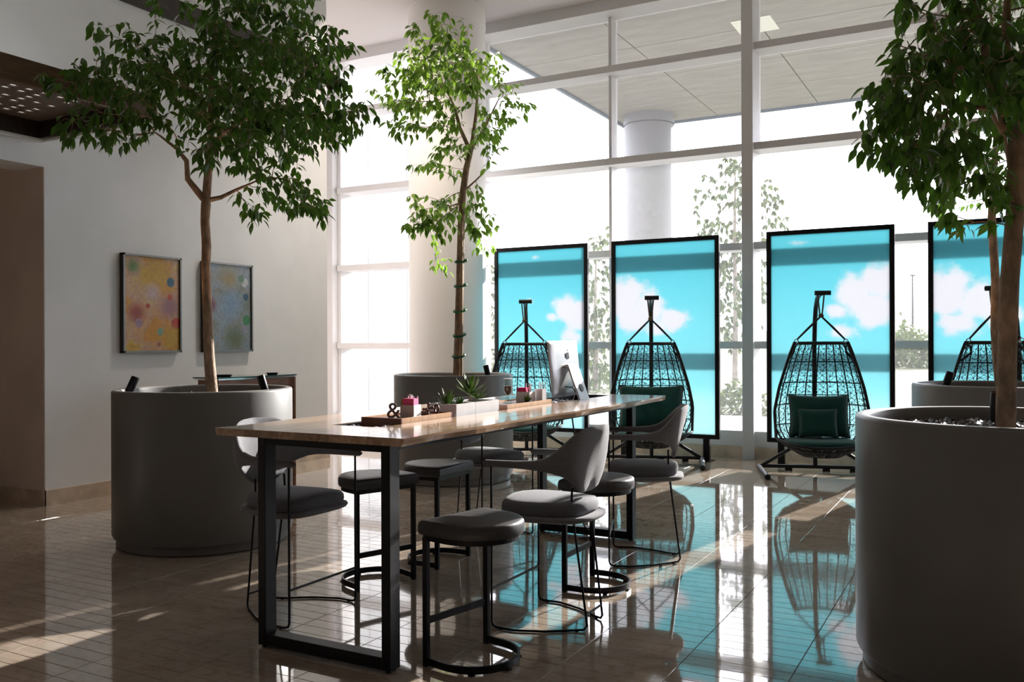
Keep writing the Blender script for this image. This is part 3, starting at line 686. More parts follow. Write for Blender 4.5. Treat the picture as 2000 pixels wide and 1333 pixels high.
# ------------------------------------------------------------------ pictures on left wall
def art_mat(name, cols, blobs, seed):
    m = bpy.data.materials.new(name); m.use_nodes = True; t = m.node_tree; N = t.nodes.new; L = t.links.new; b = t.nodes['Principled BSDF']
    tc = N('ShaderNodeTexCoord'); mp = N('ShaderNodeMapping'); mp.inputs['Location'].default_value = (seed, seed * 2, 0); L(tc.outputs['Object'], mp.inputs[0])
    n = N('ShaderNodeTexNoise'); n.inputs['Scale'].default_value = 3.4; n.inputs['Detail'].default_value = 5; n.inputs['Distortion'].default_value = .6; L(mp.outputs[0], n.inputs['Vector'])
    r = N('ShaderNodeValToRGB'); e = r.color_ramp.elements; e[0].position = .28; e[0].color = (*cols[0], 1); e[1].position = .72; e[1].color = (*cols[-1], 1)
    for i, c in enumerate(cols[1:-1]): q = e.new(.28 + .44 * (i + 1) / (len(cols) - 1)); q.color = (*c, 1)
    L(n.outputs['Fac'], r.inputs[0]); cur = r.outputs[0]
    for (by, bz, rad, c, soft) in blobs:
        mp2 = N('ShaderNodeMapping'); mp2.inputs['Location'].default_value = (0, -by, -bz); mp2.inputs['Scale'].default_value = (0, 1, 1); L(tc.outputs['Object'], mp2.inputs[0])
        ln = N('ShaderNodeVectorMath'); ln.operation = 'LENGTH'; L(mp2.outputs[0], ln.inputs[0])
        mr = N('ShaderNodeMapRange'); mr.interpolation_type = 'SMOOTHSTEP'; mr.inputs['From Min'].default_value = rad; mr.inputs['From Max'].default_value = rad * (1 - soft); L(ln.outputs['Value'], mr.inputs['Value'])
        mx = N('ShaderNodeMix'); mx.data_type = 'RGBA'; L(mr.outputs[0], mx.inputs['Factor']); L(cur, mx.inputs['A']); mx.inputs['B'].default_value = (*c, 1); cur = mx.outputs['Result']
    n3 = N('ShaderNodeTexNoise'); n3.inputs['Scale'].default_value = 26; n3.inputs['Detail'].default_value = 4; L(tc.outputs['Object'], n3.inputs['Vector'])
    mm = N('ShaderNodeMix'); mm.data_type = 'RGBA'; mm.blend_type = 'OVERLAY'; mm.inputs['Factor'].default_value = .5; gm = N('ShaderNodeGamma'); gm.inputs[1].default_value = 1.35; L(cur, gm.inputs[0]); L(gm.outputs[0], mm.inputs['A']); L(n3.outputs['Fac'], mm.inputs['B'])
    hs = N('ShaderNodeHueSaturation'); hs.inputs['Saturation'].default_value = 1.2; hs.inputs['Value'].default_value = .95; L(mm.outputs['Result'], hs.inputs['Color']); L(hs.outputs[0], b.inputs['Base Color']); b.inputs['Roughness'].default_value = .35; return m
M_pframe = mat('pewter_frame', (0.20, 0.19, 0.175), .35, metal=.6); M_pside = mat('frame_side', (0.03, 0.025, 0.022), .5)
def picture(y0, y1, z0, z1, label, am):
    p = empty('framed_picture', (WX, (y0 + y1) / 2, (z0 + z1) / 2)); tag(p, label, 'picture', 'framed pictures on the left wall')
    a, b_ = (y1 - y0) / 2, (z1 - z0) / 2; d = .055
    MB().box(0, d, -a, -a + .018, -b_, b_).box(0, d, a - .018, a, -b_, b_).box(0, d, -a, a, -b_, -b_ + .018).box(0, d, -a, a, b_ - .018, b_).build('frame', M_pside, p)
    MB().box(d, d + .006, -a, -a + .02, -b_, b_).box(d, d + .006, a - .02, a, -b_, b_).box(d, d + .006, -a, a, -b_, -b_ + .02).box(d, d + .006, -a, a, b_ - .02, b_).build('frame_face', M_pframe, p)
    MB().box(0.004, d - .012, -a + .018, a - .018, -b_ + .018, b_ - .018).build('canvas', am, p)
picture(6.02, 6.75, 1.415, 2.43, 'framed abstract painting in yellow, pink and red dots', art_mat('abstract_warm', [(.62, .36, .06), (.66, .50, .22), (.64, .46, .34), (.66, .44, .26), (.66, .36, .04)],
        [(-.24, .38, .12, (.20, .27, .10), .9), (.05, .30, .28, (.62, .42, .07), .95), (.23, .24, .06, (.10, .19, .26), .35), (-.20, -.10, .16, (.40, .12, .09), .95), (.22, -.02, .2, (.42, .25, .28), .95), (.30, -.20, .07, (.58, .07, .03), .3), (-.06, -.02, .032, (.52, .10, .05), .4),
         (.22, .08, .04, (.62, .14, .06), .5), (-.17, -.20, .055, (.45, .32, .38), .3), (.10, -.29, .05, (.30, .42, .34), .3), (.02, -.18, .03, (.62, .33, .10), .4), (.25, -.36, .2, (.62, .40, .04), .9), (.08, -.42, .03, (.4, .2, .14), .4), (0, .12, .17, (.62, .50, .48), .95)], 3.0))
picture(7.06, 7.80, 1.415, 2.43, 'framed abstract painting in muted blue, grey and green', art_mat('abstract_cool', [(.20, .21, .15), (.33, .33, .30), (.36, .40, .44), (.38, .37, .34), (.28, .24, .14)],
        [(.02, .32, .2, (.40, .33, .18), .95), (.05, .05, .28, (.32, .40, .50), .95), (-.28, .02, .14, (.26, .08, .12), .8), (.25, .30, .06, (.60, .60, .60), .25), (.27, .13, .05, (.06, .13, .20), .3), (.28, -.14, .07, (.12, .30, .13), .3), (.24, -.25, .05, (.44, .40, .50), .6), (.1, -.36, .24, (.20, .21, .12), .9), (.2, .34, .06, (.2, .3, .2), .5)], 8.0))

# ------------------------------------------------------------------ console cabinet by the wall
cb = empty('console_cabinet', (-6.57, 6.58, 0)); tag(cb, 'brown veneered console with green glass top between planter and wall', 'cabinet')
def cab_outline(ins, z):
    pts = [(-.32 + ins, -.40 + ins, z), (0 - ins, -.40 + ins, z)]
    pts += [(0.03 * math.sin(PI * k / 10) - ins, -.40 + 1.06 * k / 10, z) for k in range(1, 10)]
    return pts + [(0 - ins, .66 - ins, z), (-.32 + ins, .66 - ins, z)]
MB().loft([cab_outline(.02, .0), cab_outline(.02, 1.152)]).build('body', M_cabwood, cb)
MB().loft([cab_outline(-.015, 1.167), cab_outline(-.015, 1.18)]).build('glass_top', M_greenglass, cb)
MB().loft([cab_outline(-.002, 1.152), cab_outline(-.002, 1.167)]).build('steel_band', M_chrome, cb)
MB().box(-.012, .012, .632, .662, 0, 1.152).build('edge_post', M_cabwood, cb)
for k, (yy, lab) in enumerate(((-.25, 'flat black tray on console top behind the ficus trunk'), (.42, 'small dark dish on the right end of the console top'))):
    e = MB().lathe([(.07 - .02 * k, 0), (.085 - .02 * k, .02), (.08 - .02 * k, .02), (.06 - .02 * k, .006)], 24, cap0=True, cap1=True).build('tray' if k == 0 else 'dish', M_black, None, 40)
    e.location = (-6.68, 6.60 + yy, 1.1805); tag(e, lab, 'tray' if k == 0 else 'dish')

# ------------------------------------------------------------------ blue cloud screens
SY = 11.10; SW = 1.45; SZ0, SZ1 = 0.28, 2.855
scr = [(-6.30, 'first blue cloud screen from the left, beside the white column', [(1.12, 1.72, .24, .22, 1), (1.30, 1.62, .25, .28, 1), (1.2, 1.35, .28, .2, .7), (.92, 1.62, .2, .14, .6), (.55, 1.85, .2, .12, .35), (.65, 2.45, .35, .1, .3)]),
       (-4.505, 'second blue cloud screen, with big white cloud at its left', [(.22, 1.85, .36, .30, 1), (.48, 1.72, .3, .28, 1), (.85, 1.55, .26, .17, 1), (.30, 1.55, .3, .22, .95), (.62, 1.45, .3, .14, .8)]),
       (-2.468, 'third blue cloud screen, right of the thick window post', [(1.02, 1.80, .26, .30, 1), (1.28, 1.95, .26, .26, 1), (1.22, 1.62, .32, .26, 1), (.82, 1.62, .22, .16, .7), (.9, 1.38, .35, .18, .55), (.45, 2.45, .5, .1, .25)]),
       (-0.672, 'fourth blue cloud screen, cut by the right edge', [(.22, 1.80, .32, .32, 1), (.50, 1.70, .3, .26, 1), (.75, 1.55, .26, .2, .9), (.3, 1.45, .34, .2, .8), (1.05, 1.5, .25, .15, .5)])]
for k, (X, lab, bl) in enumerate(scr):
    s = empty('partition_screen', (X, SY, 0)); tag(s, lab, 'screen', 'blue cloud screens along the window')
    t_ = .055; d = .03
    MB().rbox(0, t_, -d, d, SZ0, SZ1, .004).build('frame_stile', M_black, s); MB().rbox(SW - t_, SW, -d, d, SZ0, SZ1, .004).build('frame_stile', M_black, s)
    MB().rbox(t_, SW - t_, -d, d, SZ0, SZ0 + t_, .004).build('frame_rail', M_black, s); MB().rbox(t_, SW - t_, -d, d, SZ1 - t_, SZ1, .004).build('frame_rail', M_black, s)
    MB().box(t_ - .01, SW - t_ + .01, -.006, .006, SZ0 + t_ - .01, SZ1 - t_ + .01).build('printed_panel', film_mat('cloud_film_%d' % k, bl), s)
    for lx in (.13, SW - .21):
        lg = MB().rbox(lx, lx + .08, -.03, .03, 0.008, SZ0, .003).build('leg', M_black, s); MB().box(lx - .03, lx + .11, -.12, .12, 0, .009).build('foot_plate', M_black, lg)

# ------------------------------------------------------------------ hanging egg chairs
def egg(theta, v):
    z = 1.49 - (1.49 - .24) * v
    w_ = np.interp(v, [0, .08, .2, .4, .6, .78, .9, 1], [.285, .325, .375, .45, .50, .49, .40, .20])
    d_ = np.interp(v, [0, .1, .3, .6, .8, 1], [.15, .25, .38, .47, .43, .18])
    return np.array([w_ * math.sin(theta), d_ * math.cos(theta), z])
def egg_front(theta, v):
    # front lip of the seat bowl
    z = .46 - (.46 - .24) * v; w_ = np.interp(v, [0, .4, 1], [.495, .42, .20]); d_ = np.interp(v, [0, .4, 1], [.36, .33, .18])
    return np.array([w_ * math.sin(theta), -d_ * math.cos(theta), z - .10 * (1 - v) * math.cos(theta)])
def swing_chair(loc, rz, label):
    s = empty('hanging_chair', loc, rz); tag(s, label, 'hanging chair', 'hanging egg chairs in front of the screens')
    # stand
    MB().tube([(0, .52, .05), (0, .56, .45), (0, .585, .9), (0, .57, 1.45), (0, .52, 1.72), (0, .43, 1.90), (0, .30, 2.0), (0, .15, 2.03), (0, -.03, 2.04)], .026, 12).build('pole', M_blackm, s, 50)
    for sx in (-1, 1):
        ft = MB().tube([(sx * .63, .55, .034), (sx * .60, -.30, .034)], .032, 12).build('foot', M_blackm, s, 40)
        MB().tube([(sx * .60, .50, .06), (sx * .30, .53, .24), (0, .555, .42)], .022, 10).build('strut', M_blackm, s, 40)
    MB().tube([(-.63, .50, .05), (0, .52, .05), (.63, .50, .05)], .022, 10).build('cross_bar', M_blackm, s, 40)
    for bx_ in (-.3, .12, .42): MB().box(bx_ - .04, bx_ + .04, .49, .54, 0, .035).build('pad', M_blackm, s)
    MB().tube([(-.07, -.02, 2.045), (.10, -.02, 2.045)], .027, 10).build('hook_bar', M_blackm, s, 40)
    # ropes
    MB().tube([(0, .0, 2.05), (-.035, .0, 2.02), (-.012, 0, 1.80)], .009, 6).build('rope_loop', M_rope, s); MB().tube([(0, .02, 2.05), (.035, .02, 2.02), (.012, .01, 1.80)], .009, 6).build('rope_loop', M_rope, s)
    MB().lathe([(.006, 1.77), (.028, 1.782), (.03, 1.80), (.018, 1.815), (.006, 1.82)], 10, cap0=True, cap1=True).build('knot', M_rope, s, 60)
    for sx in (-1, 1):
        MB().tube([(0, 0, 1.79), (sx * .13, .01, 1.66), (sx * .25, .02, 1.535)], [.010, .013, .010], 7).build('rope', M_blackm, s)
        MB().tube([(sx * (.262 + .022 * math.cos(a)), .02, 1.512 + .022 * math.sin(a)) for a in np.linspace(0, 2 * PI, 13)[:-1]], .006, 5, closed=True).build('ring', M_chrome, s)
    # basket frame
    HP = PI / 2
    edge = [egg(-HP, v) for v in np.linspace(0, .62, 14)]; lip = [egg_front(t, 0) for t in np.linspace(-HP, HP, 21)]; edge2 = [egg(HP, v) for v in np.linspace(.62, 0, 14)]
    fr = edge + [p for p in lip[1:-1]] + edge2
    MB().tube(fr, .017, 8).build('front_frame', M_blackm, s, 50)
    MB().tube([egg(t, 0) for t in np.linspace(-HP, HP, 15)], .019, 8).build('top_rim', M_blackm, s, 50)
    for sx in (-1, 1):   # handle loops at the upper corners
        MB().tube([egg(sx * HP, .01), egg(sx * HP * .72, .03), egg(sx * HP * .66, .08), egg(sx * HP * .8, .13), egg(sx * HP, .16)], .012, 6).build('handle_loop', M_blackm, s, 50)
    ribs = MB()
    for t in np.linspace(-HP, HP, 13)[1:-1]: ribs.tube([egg(t, v) for v in np.linspace(0, 1, 22)], .0075, 5)
    for t in np.linspace(-HP, HP, 11)[1:-1]: ribs.tube([egg_front(t, v) for v in np.linspace(0, 1, 7)], .0075, 5)
    for v in (.17, .36, .56, .74, .88, 1.0): ribs.tube([egg(t, v) for t in np.linspace(-HP, HP, 25)], .0065, 5)
    for v in (.35, .7, 1.0): ribs.tube([egg_front(t, v) for t in np.linspace(-HP, HP, 19)], .0065, 5)
    ribs.build('ribs', M_blackm, s)
    wv = MB(); rg = random.Random(5); NU, NV = 36, 40
    G = {}
    for i in range(NU + 1):
        for j in range(NV + 1):
            jt = 0 if i in (0, NU) or j in (0, NV) else 1
            u = -HP + PI * (i + jt * rg.uniform(-.28, .28)) / NU; v = (j + jt * rg.uniform(-.28, .28)) / NV
            G[i, j] = egg(u, v)
    for i in range(NU + 1):
        for j in range(NV + 1):
            if (i % 2 == 0 and j % 2 == 0):
                for di, dj in ((1, 0), (0, 1), (1, 1), (-1, 1), (-1, 0), (0, -1), (-1, -1), (1, -1)):
                    if (i + di, j + dj) in G and rg.random() < .80: wv.edge(G[i, j], G[i + di, j + dj], .0030)
            elif i % 2 == 1 and j % 2 == 1 and rg.random() < .5:
                di, dj = rg.choice(((1, 0), (0, 1), (-1, 0), (0, -1)))
                if (i + di, j + dj) in G: wv.edge(G[i, j], G[i + di, j + dj], .0030)
    NU2, NV2 = 30, 8
    for i in range(NU2 + 1):
        for j in range(NV2 + 1):
            a = egg_front(-HP + PI * i / NU2, j / NV2)
            for di, dj in ((1, 1), (-1, 1), (1, 0)):
                if 0 <= i + di <= NU2 and j + dj <= NV2 and rg.random() < .85: wv.edge(a, egg_front(-HP + PI * (i + di) / NU2, (j + dj) / NV2), .0036)
    for i in range(20):     # woven floor of the bowl
        a = 2 * PI * i / 20; wv.edge((.2 * math.cos(a), .18 * math.sin(a), .24), (0, 0, .225), .004); wv.edge((.2 * math.cos(a), .18 * math.sin(a), .24), (.1 * math.cos(a + .4), .09 * math.sin(a + .4), .23), .004)
    wo_ = wv.build('woven_web', M_blackm, s); wo_['kind'] = 'stuff'
    # seat cushion
    def ringc(r, z, yo=0): return [(.44 * r * math.cos(a), yo + (.36 if math.sin(a) > 0 else .29) * r * math.sin(a), z) for a in np.linspace(0, 2 * PI, 33)[:-1]]
    fixn(MB().loft([ringc(.76, .335), ringc(.90, .35), ringc(.97, .375), ringc(.95, .40), ringc(.85, .418), ringc(.4, .425)]).build('seat_cushion', M_teal, s, 60))
    return s
def pillow(name, label, w_, h_, d_, loc, rx, rz, group=None):
    n = 18; V = []; F = []
    for side in (1, -1):
        o = len(V)
        for j in range(n + 1):
            for i in range(n + 1):
                a, b_ = -1 + 2 * i / n, -1 + 2 * j / n
                pin = 1 - .07 * (1 - a * a) * 0 - .06 * (a * a) * (1 - b_ * b_) * 0
                sx = a * (1 - .07 * (1 - b_ * b_) * abs(a) ** 3); sz = b_ * (1 - .07 * (1 - a * a) * abs(b_) ** 3)
                th = ((1 - a ** 4) * (1 - b_ ** 4)) ** .55
                V.append((sx * w_ / 2, side * th * d_ / 2, sz * h_ / 2))
        for j in range(n):
            for i in range(n):
                q = o + j * (n + 1) + i; f = (q, q + 1, q + n + 2, q + n + 1); F.append(f if side < 0 else f[::-1])
    m = MB(); m.add(V, F); p = m.build(name, M_teal, None, 70)
    bm = bmesh.new(); bm.from_mesh(p.data); bmesh.ops.remove_doubles(bm, verts=bm.verts, dist=.0005); bm.to_mesh(p.data); bm.free()
    p.location = loc; p.rotation_euler = Euler((rx, 0, rz), 'XYZ'); tag(p, label, 'pillow', group)
    rim = MB().tube([(w_ / 2 * (1 - .07 * (1 - b_ * b_)) * a_, 0, h_ / 2 * b_ * 1.0) for a_, b_ in [(-1, q) for q in np.linspace(-1, 1, 9)] + [(1, q) for q in np.linspace(1, -1, 9)]], .006, 5, closed=True).build('piping', M_teal, p)
    return p
SWG = [(-5.42, 10.32, R(25), 'hanging egg chair before the first screen, behind the computer'), (-3.68, 10.30, R(19), 'hanging egg chair before the second screen, behind the table end'),
       (-1.70, 10.30, R(17), 'hanging egg chair before the third screen with two teal pillows'), (-0.02, 10.32, R(-24), 'hanging egg chair half hidden by the right ficus trunk')]
for X, Y, rz, lab in SWG: swing_chair((X, Y, 0), rz, lab)
def at_swing(k, p):
    X, Y, rz, _ = SWG[k]; c, s = math.cos(rz), math.sin(rz); return (X + c * p[0] - s * p[1], Y + s * p[0] + c * p[1], p[2])
pillow('back_pillow', 'large dark teal pillow at the back of third hanging chair', .66, .49, .18, at_swing(2, (0, .21, .665)), R(-14), SWG[2][2], 'teal pillows in the hanging chairs')
pillow('accent_pillow', 'small dark teal pillow in front of the larger one, third chair', .42, .33, .13, at_swing(2, (-.03, .045, .60)), R(-16), SWG[2][2], 'teal pillows in the hanging chairs')
pillow('back_pillow', 'dark teal pillow in second hanging chair behind table end', .80, .56, .18, at_swing(1, (0, .20, .70)), R(-14), SWG[1][2], 'teal pillows in the hanging chairs')

# ------------------------------------------------------------------ high table
TT = 1.077; TB = TT - .037; TBX0, TBX1, TBY0, TBY1 = -3.505, -2.300, 3.250, 6.865
SX0, SX1, SY0, SY1 = -3.055, -2.742, 3.635, 6.72
tb = empty('high_table', (-2.9, 5.05, 0)); tag(tb, 'long live edge wooden high table on black steel frames', 'table'); OX, OY = -2.9, 5.05
def wave(y, ph): return .012 * math.sin(y * 2.1 + ph) + .010 * math.sin(y * 5.3 + ph * 2) + .005 * math.sin(y * 11 + ph)
def plank(x0, x1, y0, y1, live=0):
    n = 40 if live else 1; rings = []
    for k in range(n + 1):
        y = y0 + (y1 - y0) * k / n; a, b_ = x0, x1; la = lb_ = 0
        if live < 0: a = x0 + wave(y, 1.0) + .012; la = .012 + .004 * math.sin(y * 7)
        if live > 0: b_ = x1 + wave(y, 2.6) - .010; lb_ = .012 + .004 * math.sin(y * 6)
        g = .0004
        if live == 0: rings.append([(a + g, y, TB), (b_ - g, y, TB), (b_ - g, y, TT - .001), (b_ - g - .001, y, TT), (a + g + .001, y, TT), (a + g, y, TT - .001)])
        else: rings.append([(a + g + la, y, TB), (b_ - g - lb_, y, TB), (b_ - g - lb_ * .15, y, TT - .012), (b_ - g - (0.002 if lb_ else .001), y, TT), (a + g + (0.002 if la else .001), y, TT), (a + g + la * .15, y, TT - .012)])
    rings = [[(p[0] - OX, p[1] - OY, p[2]) for p in r] for r in rings]
    return fixn(MB().loft(rings).build('plank', M_top, tb))
nl = 4
for k in range(nl):
    plank(TBX0 + (SX0 - TBX0) * k / nl, TBX0 + (SX0 - TBX0) * (k + 1) / nl, TBY0, TBY1, -1 if k == 0 else 0)
    plank(SX1 + (TBX1 - SX1) * k / nl, SX1 + (TBX1 - SX1) * (k + 1) / nl, TBY0, TBY1, 1 if k == nl - 1 else 0)
for k in range(3):
    a, b_ = SX0 + (SX1 - SX0) * k / 3, SX0 + (SX1 - SX0) * (k + 1) / 3
    plank(a, b_, TBY0, SY0); plank(a, b_, SY1, TBY1)
L_ = lambda m: m
def tbx(m, x0, x1, y0, y1, z0, z1): return m.box(x0 - OX, x1 - OX, y0 - OY, y1 - OY, z0, z1)
m = MB(); e = .006
tbx(m, SX0 + e, SX1 - e, SY0 + e, SY1 - e, .970, .976); tbx(m, SX0 + .0005, SX0 + e, SY0 + .0005, SY1 - .0005, .970, TT - .002); tbx(m, SX1 - e, SX1 - .0005, SY0 + .0005, SY1 - .0005, .970, TT - .002)
tbx(m, SX0 + .0005, SX1 - .0005, SY0 + .0005, SY0 + e, .970, TT - .002); tbx(m, SX0 + .0005, SX1 - .0005, SY1 - e, SY1 - .0005, .970, TT - .002)
m.build('centre_trough', M_blackm, tb)
LX0, LX1 = -3.217, -2.412
for yy in (3.276, 6.335):
    d = .078; w_ = .05
    for x0 in (LX0, LX1 - w_):
        g = MB(); g.rbox(x0 - OX, x0 + w_ - OX, yy - OY, yy + d - OY, .012, TB, .003); lg = g.build('leg', M_black, tb)
        for q in (yy + .02, yy + d - .02): MB().lathe([(.012, 0), (.012, .013)], 10, (x0 + w_ / 2 - OX, q - OY), True).build('glide', M_black, lg)
    MB().rbox(LX0 + w_ - OX, LX1 - w_ - OX, yy - OY, yy + d - OY, .013, .07, .003).build('floor_bar', M_black, tb)
    MB().rbox(LX0 + w_ - OX, LX1 - w_ - OX, yy - OY, yy + d - OY, TB - .035, TB, .003).build('top_bar', M_black, tb)
for x0 in (LX0, LX1 - .05): MB().box(x0 - OX, x0 + .05 - OX, 3.354 - OY, 6.335 - OY, TB - .028, TB).build('side_rail', M_black, tb)
cord = MB().tube([(-2.9, 6.3, .97), (-2.86, 6.36, .5), (-2.84, 6.38, .1), (-2.80, 6.33, .075), (-2.74, 6.30, .05), (-2.70, 6.27, .012), (-2.80, 6.22, .012), (-2.72, 6.18, .012)], .006, 6).build('power_cord', M_black, None, 60)
cord.location = (0, 0, 0); tag(cord, 'thin black power cord hanging at the far table frame', 'cord')

# ------------------------------------------------------------------ D-shaped bar stools
def d_outline(r, x0, x1, n=20):
    # straight side at x0, half round to x1
    c = x1 - r; pts = [(x0, -r), (x0 + .001, -r)]
    pts = [(x0, -r)] + [(c + r * math.cos(a), r * math.sin(a)) for a in np.linspace(-PI / 2, PI / 2, n)] + [(x0, r)]
    return pts
def inset(pts, d):
    n = len(pts); out = []
    cx = sum(p[0] for p in pts) / n; 
    for i in range(n):
        a, b_, c = np.array(pts[i - 1]), np.array(pts[i]), np.array(pts[(i + 1) % n])
        e1 = (b_ - a) / (np.linalg.norm(b_ - a) + 1e-9); e2 = (c - b_) / (np.linalg.norm(c - b_) + 1e-9)
        n1 = np.array([-e1[1], e1[0]]); n2 = np.array([-e2[1], e2[0]]); q = n1 + n2; q /= np.linalg.norm(q) + 1e-9
        k = d / max(.5, q @ n1); out.append(tuple(b_ + q * k))
    return out
def stool():
    s = empty('bar_stool', (0, 0, 0))
    base = d_outline(.225, -.022, .365)
    z0 = .612
    lay = [(.004, z0), (.0, z0 + .006), (-.002, z0 + .03), (0, z0 + .050), (.004, z0 + .059), (.013, z0 + .065), (.05, z0 + .069), (.10, z0 + .071)]
    def ring(d, z): return [(x, y, z) for x, y in inset(base, d)]
    fixn(MB().loft([ring(d, z) for d, z in lay]).build('seat', M_leather, s, 55))
    ob = d_outline(.212, -.004, .345); ib = inset(ob, .006)
    m = MB(); n = len(ob)
    m.loft([[(x, y, .585) for x, y in ob], [(x, y, .613) for x, y in ob]]); m.build('seat_band', M_black, s)
    for sy in (-1, 1): MB().rbox(-.004, .026, sy * .207 - .012, sy * .207 + .012, .006, .60, .002).build('leg', M_black, s)
    MB().rbox(.004, .018, -.196, .196, .195, .228, .002).build('foot_rest', M_black, s)
    pth = [(.02, -.207)] + [(.128 + .207 * math.cos(a), .207 * math.sin(a)) for a in np.linspace(-PI / 2, PI / 2, 25)] + [(.02, .207)]
    rg_ = []
    P_ = [np.array(p) for p in pth]
    for i in range(len(P_)):
        t = P_[min(i + 1, len(P_) - 1)] - P_[max(i - 1, 0)]; t /= np.linalg.norm(t); nn = np.array([-t[1], t[0]]) * .006
        a, b_ = P_[i] + nn, P_[i] - nn
        rg_.append([(*a, .008), (*b_, .008), (*b_, .042), (*a, .042)])
    fixn(MB().loft(rg_).build('base_hoop', M_black, s))
    for a in (-.9, 0.0, .9): MB().box(.128 + .207 * math.cos(a) - .012, .128 + .207 * math.cos(a) + .012, .207 * math.sin(a) - .012, .207 * math.sin(a) + .012, 0, .0085).build('glide', M_black, s)
    for sy in (-1, 1): MB().box(-.003, .025, sy * .207 - .011, sy * .207 + .011, 0, .0065).build('glide', M_black, s)
    return s
s0 = stool()
ST = [((-2.342, 3.447), (-2.252, 3.856), 'nearest grey leather bar stool, right of the front table leg'), ((-2.305, 4.881), (-2.303, 5.291), 'grey leather bar stool between the two right side armchairs'),
      ((-3.254, 4.678), (-3.396, 4.293), 'grey leather bar stool behind the near right table leg, left side'), ((-3.265, 5.372), (-3.253, 4.96), 'farther grey leather bar stool on the left side of table')]
for k, (a, b_, lab) in enumerate(ST):
    s = s0 if k == 0 else copy_tree(s0)
    a, b_ = np.array(a), np.array(b_); mid = (a + b_) / 2; d = b_ - a
    s.location = (mid[0], mid[1], 0); s.rotation_euler = (0, 0, math.atan2(d[1], d[0]) - PI / 2); tag(s, lab, 'stool', 'D-shaped grey leather bar stools')

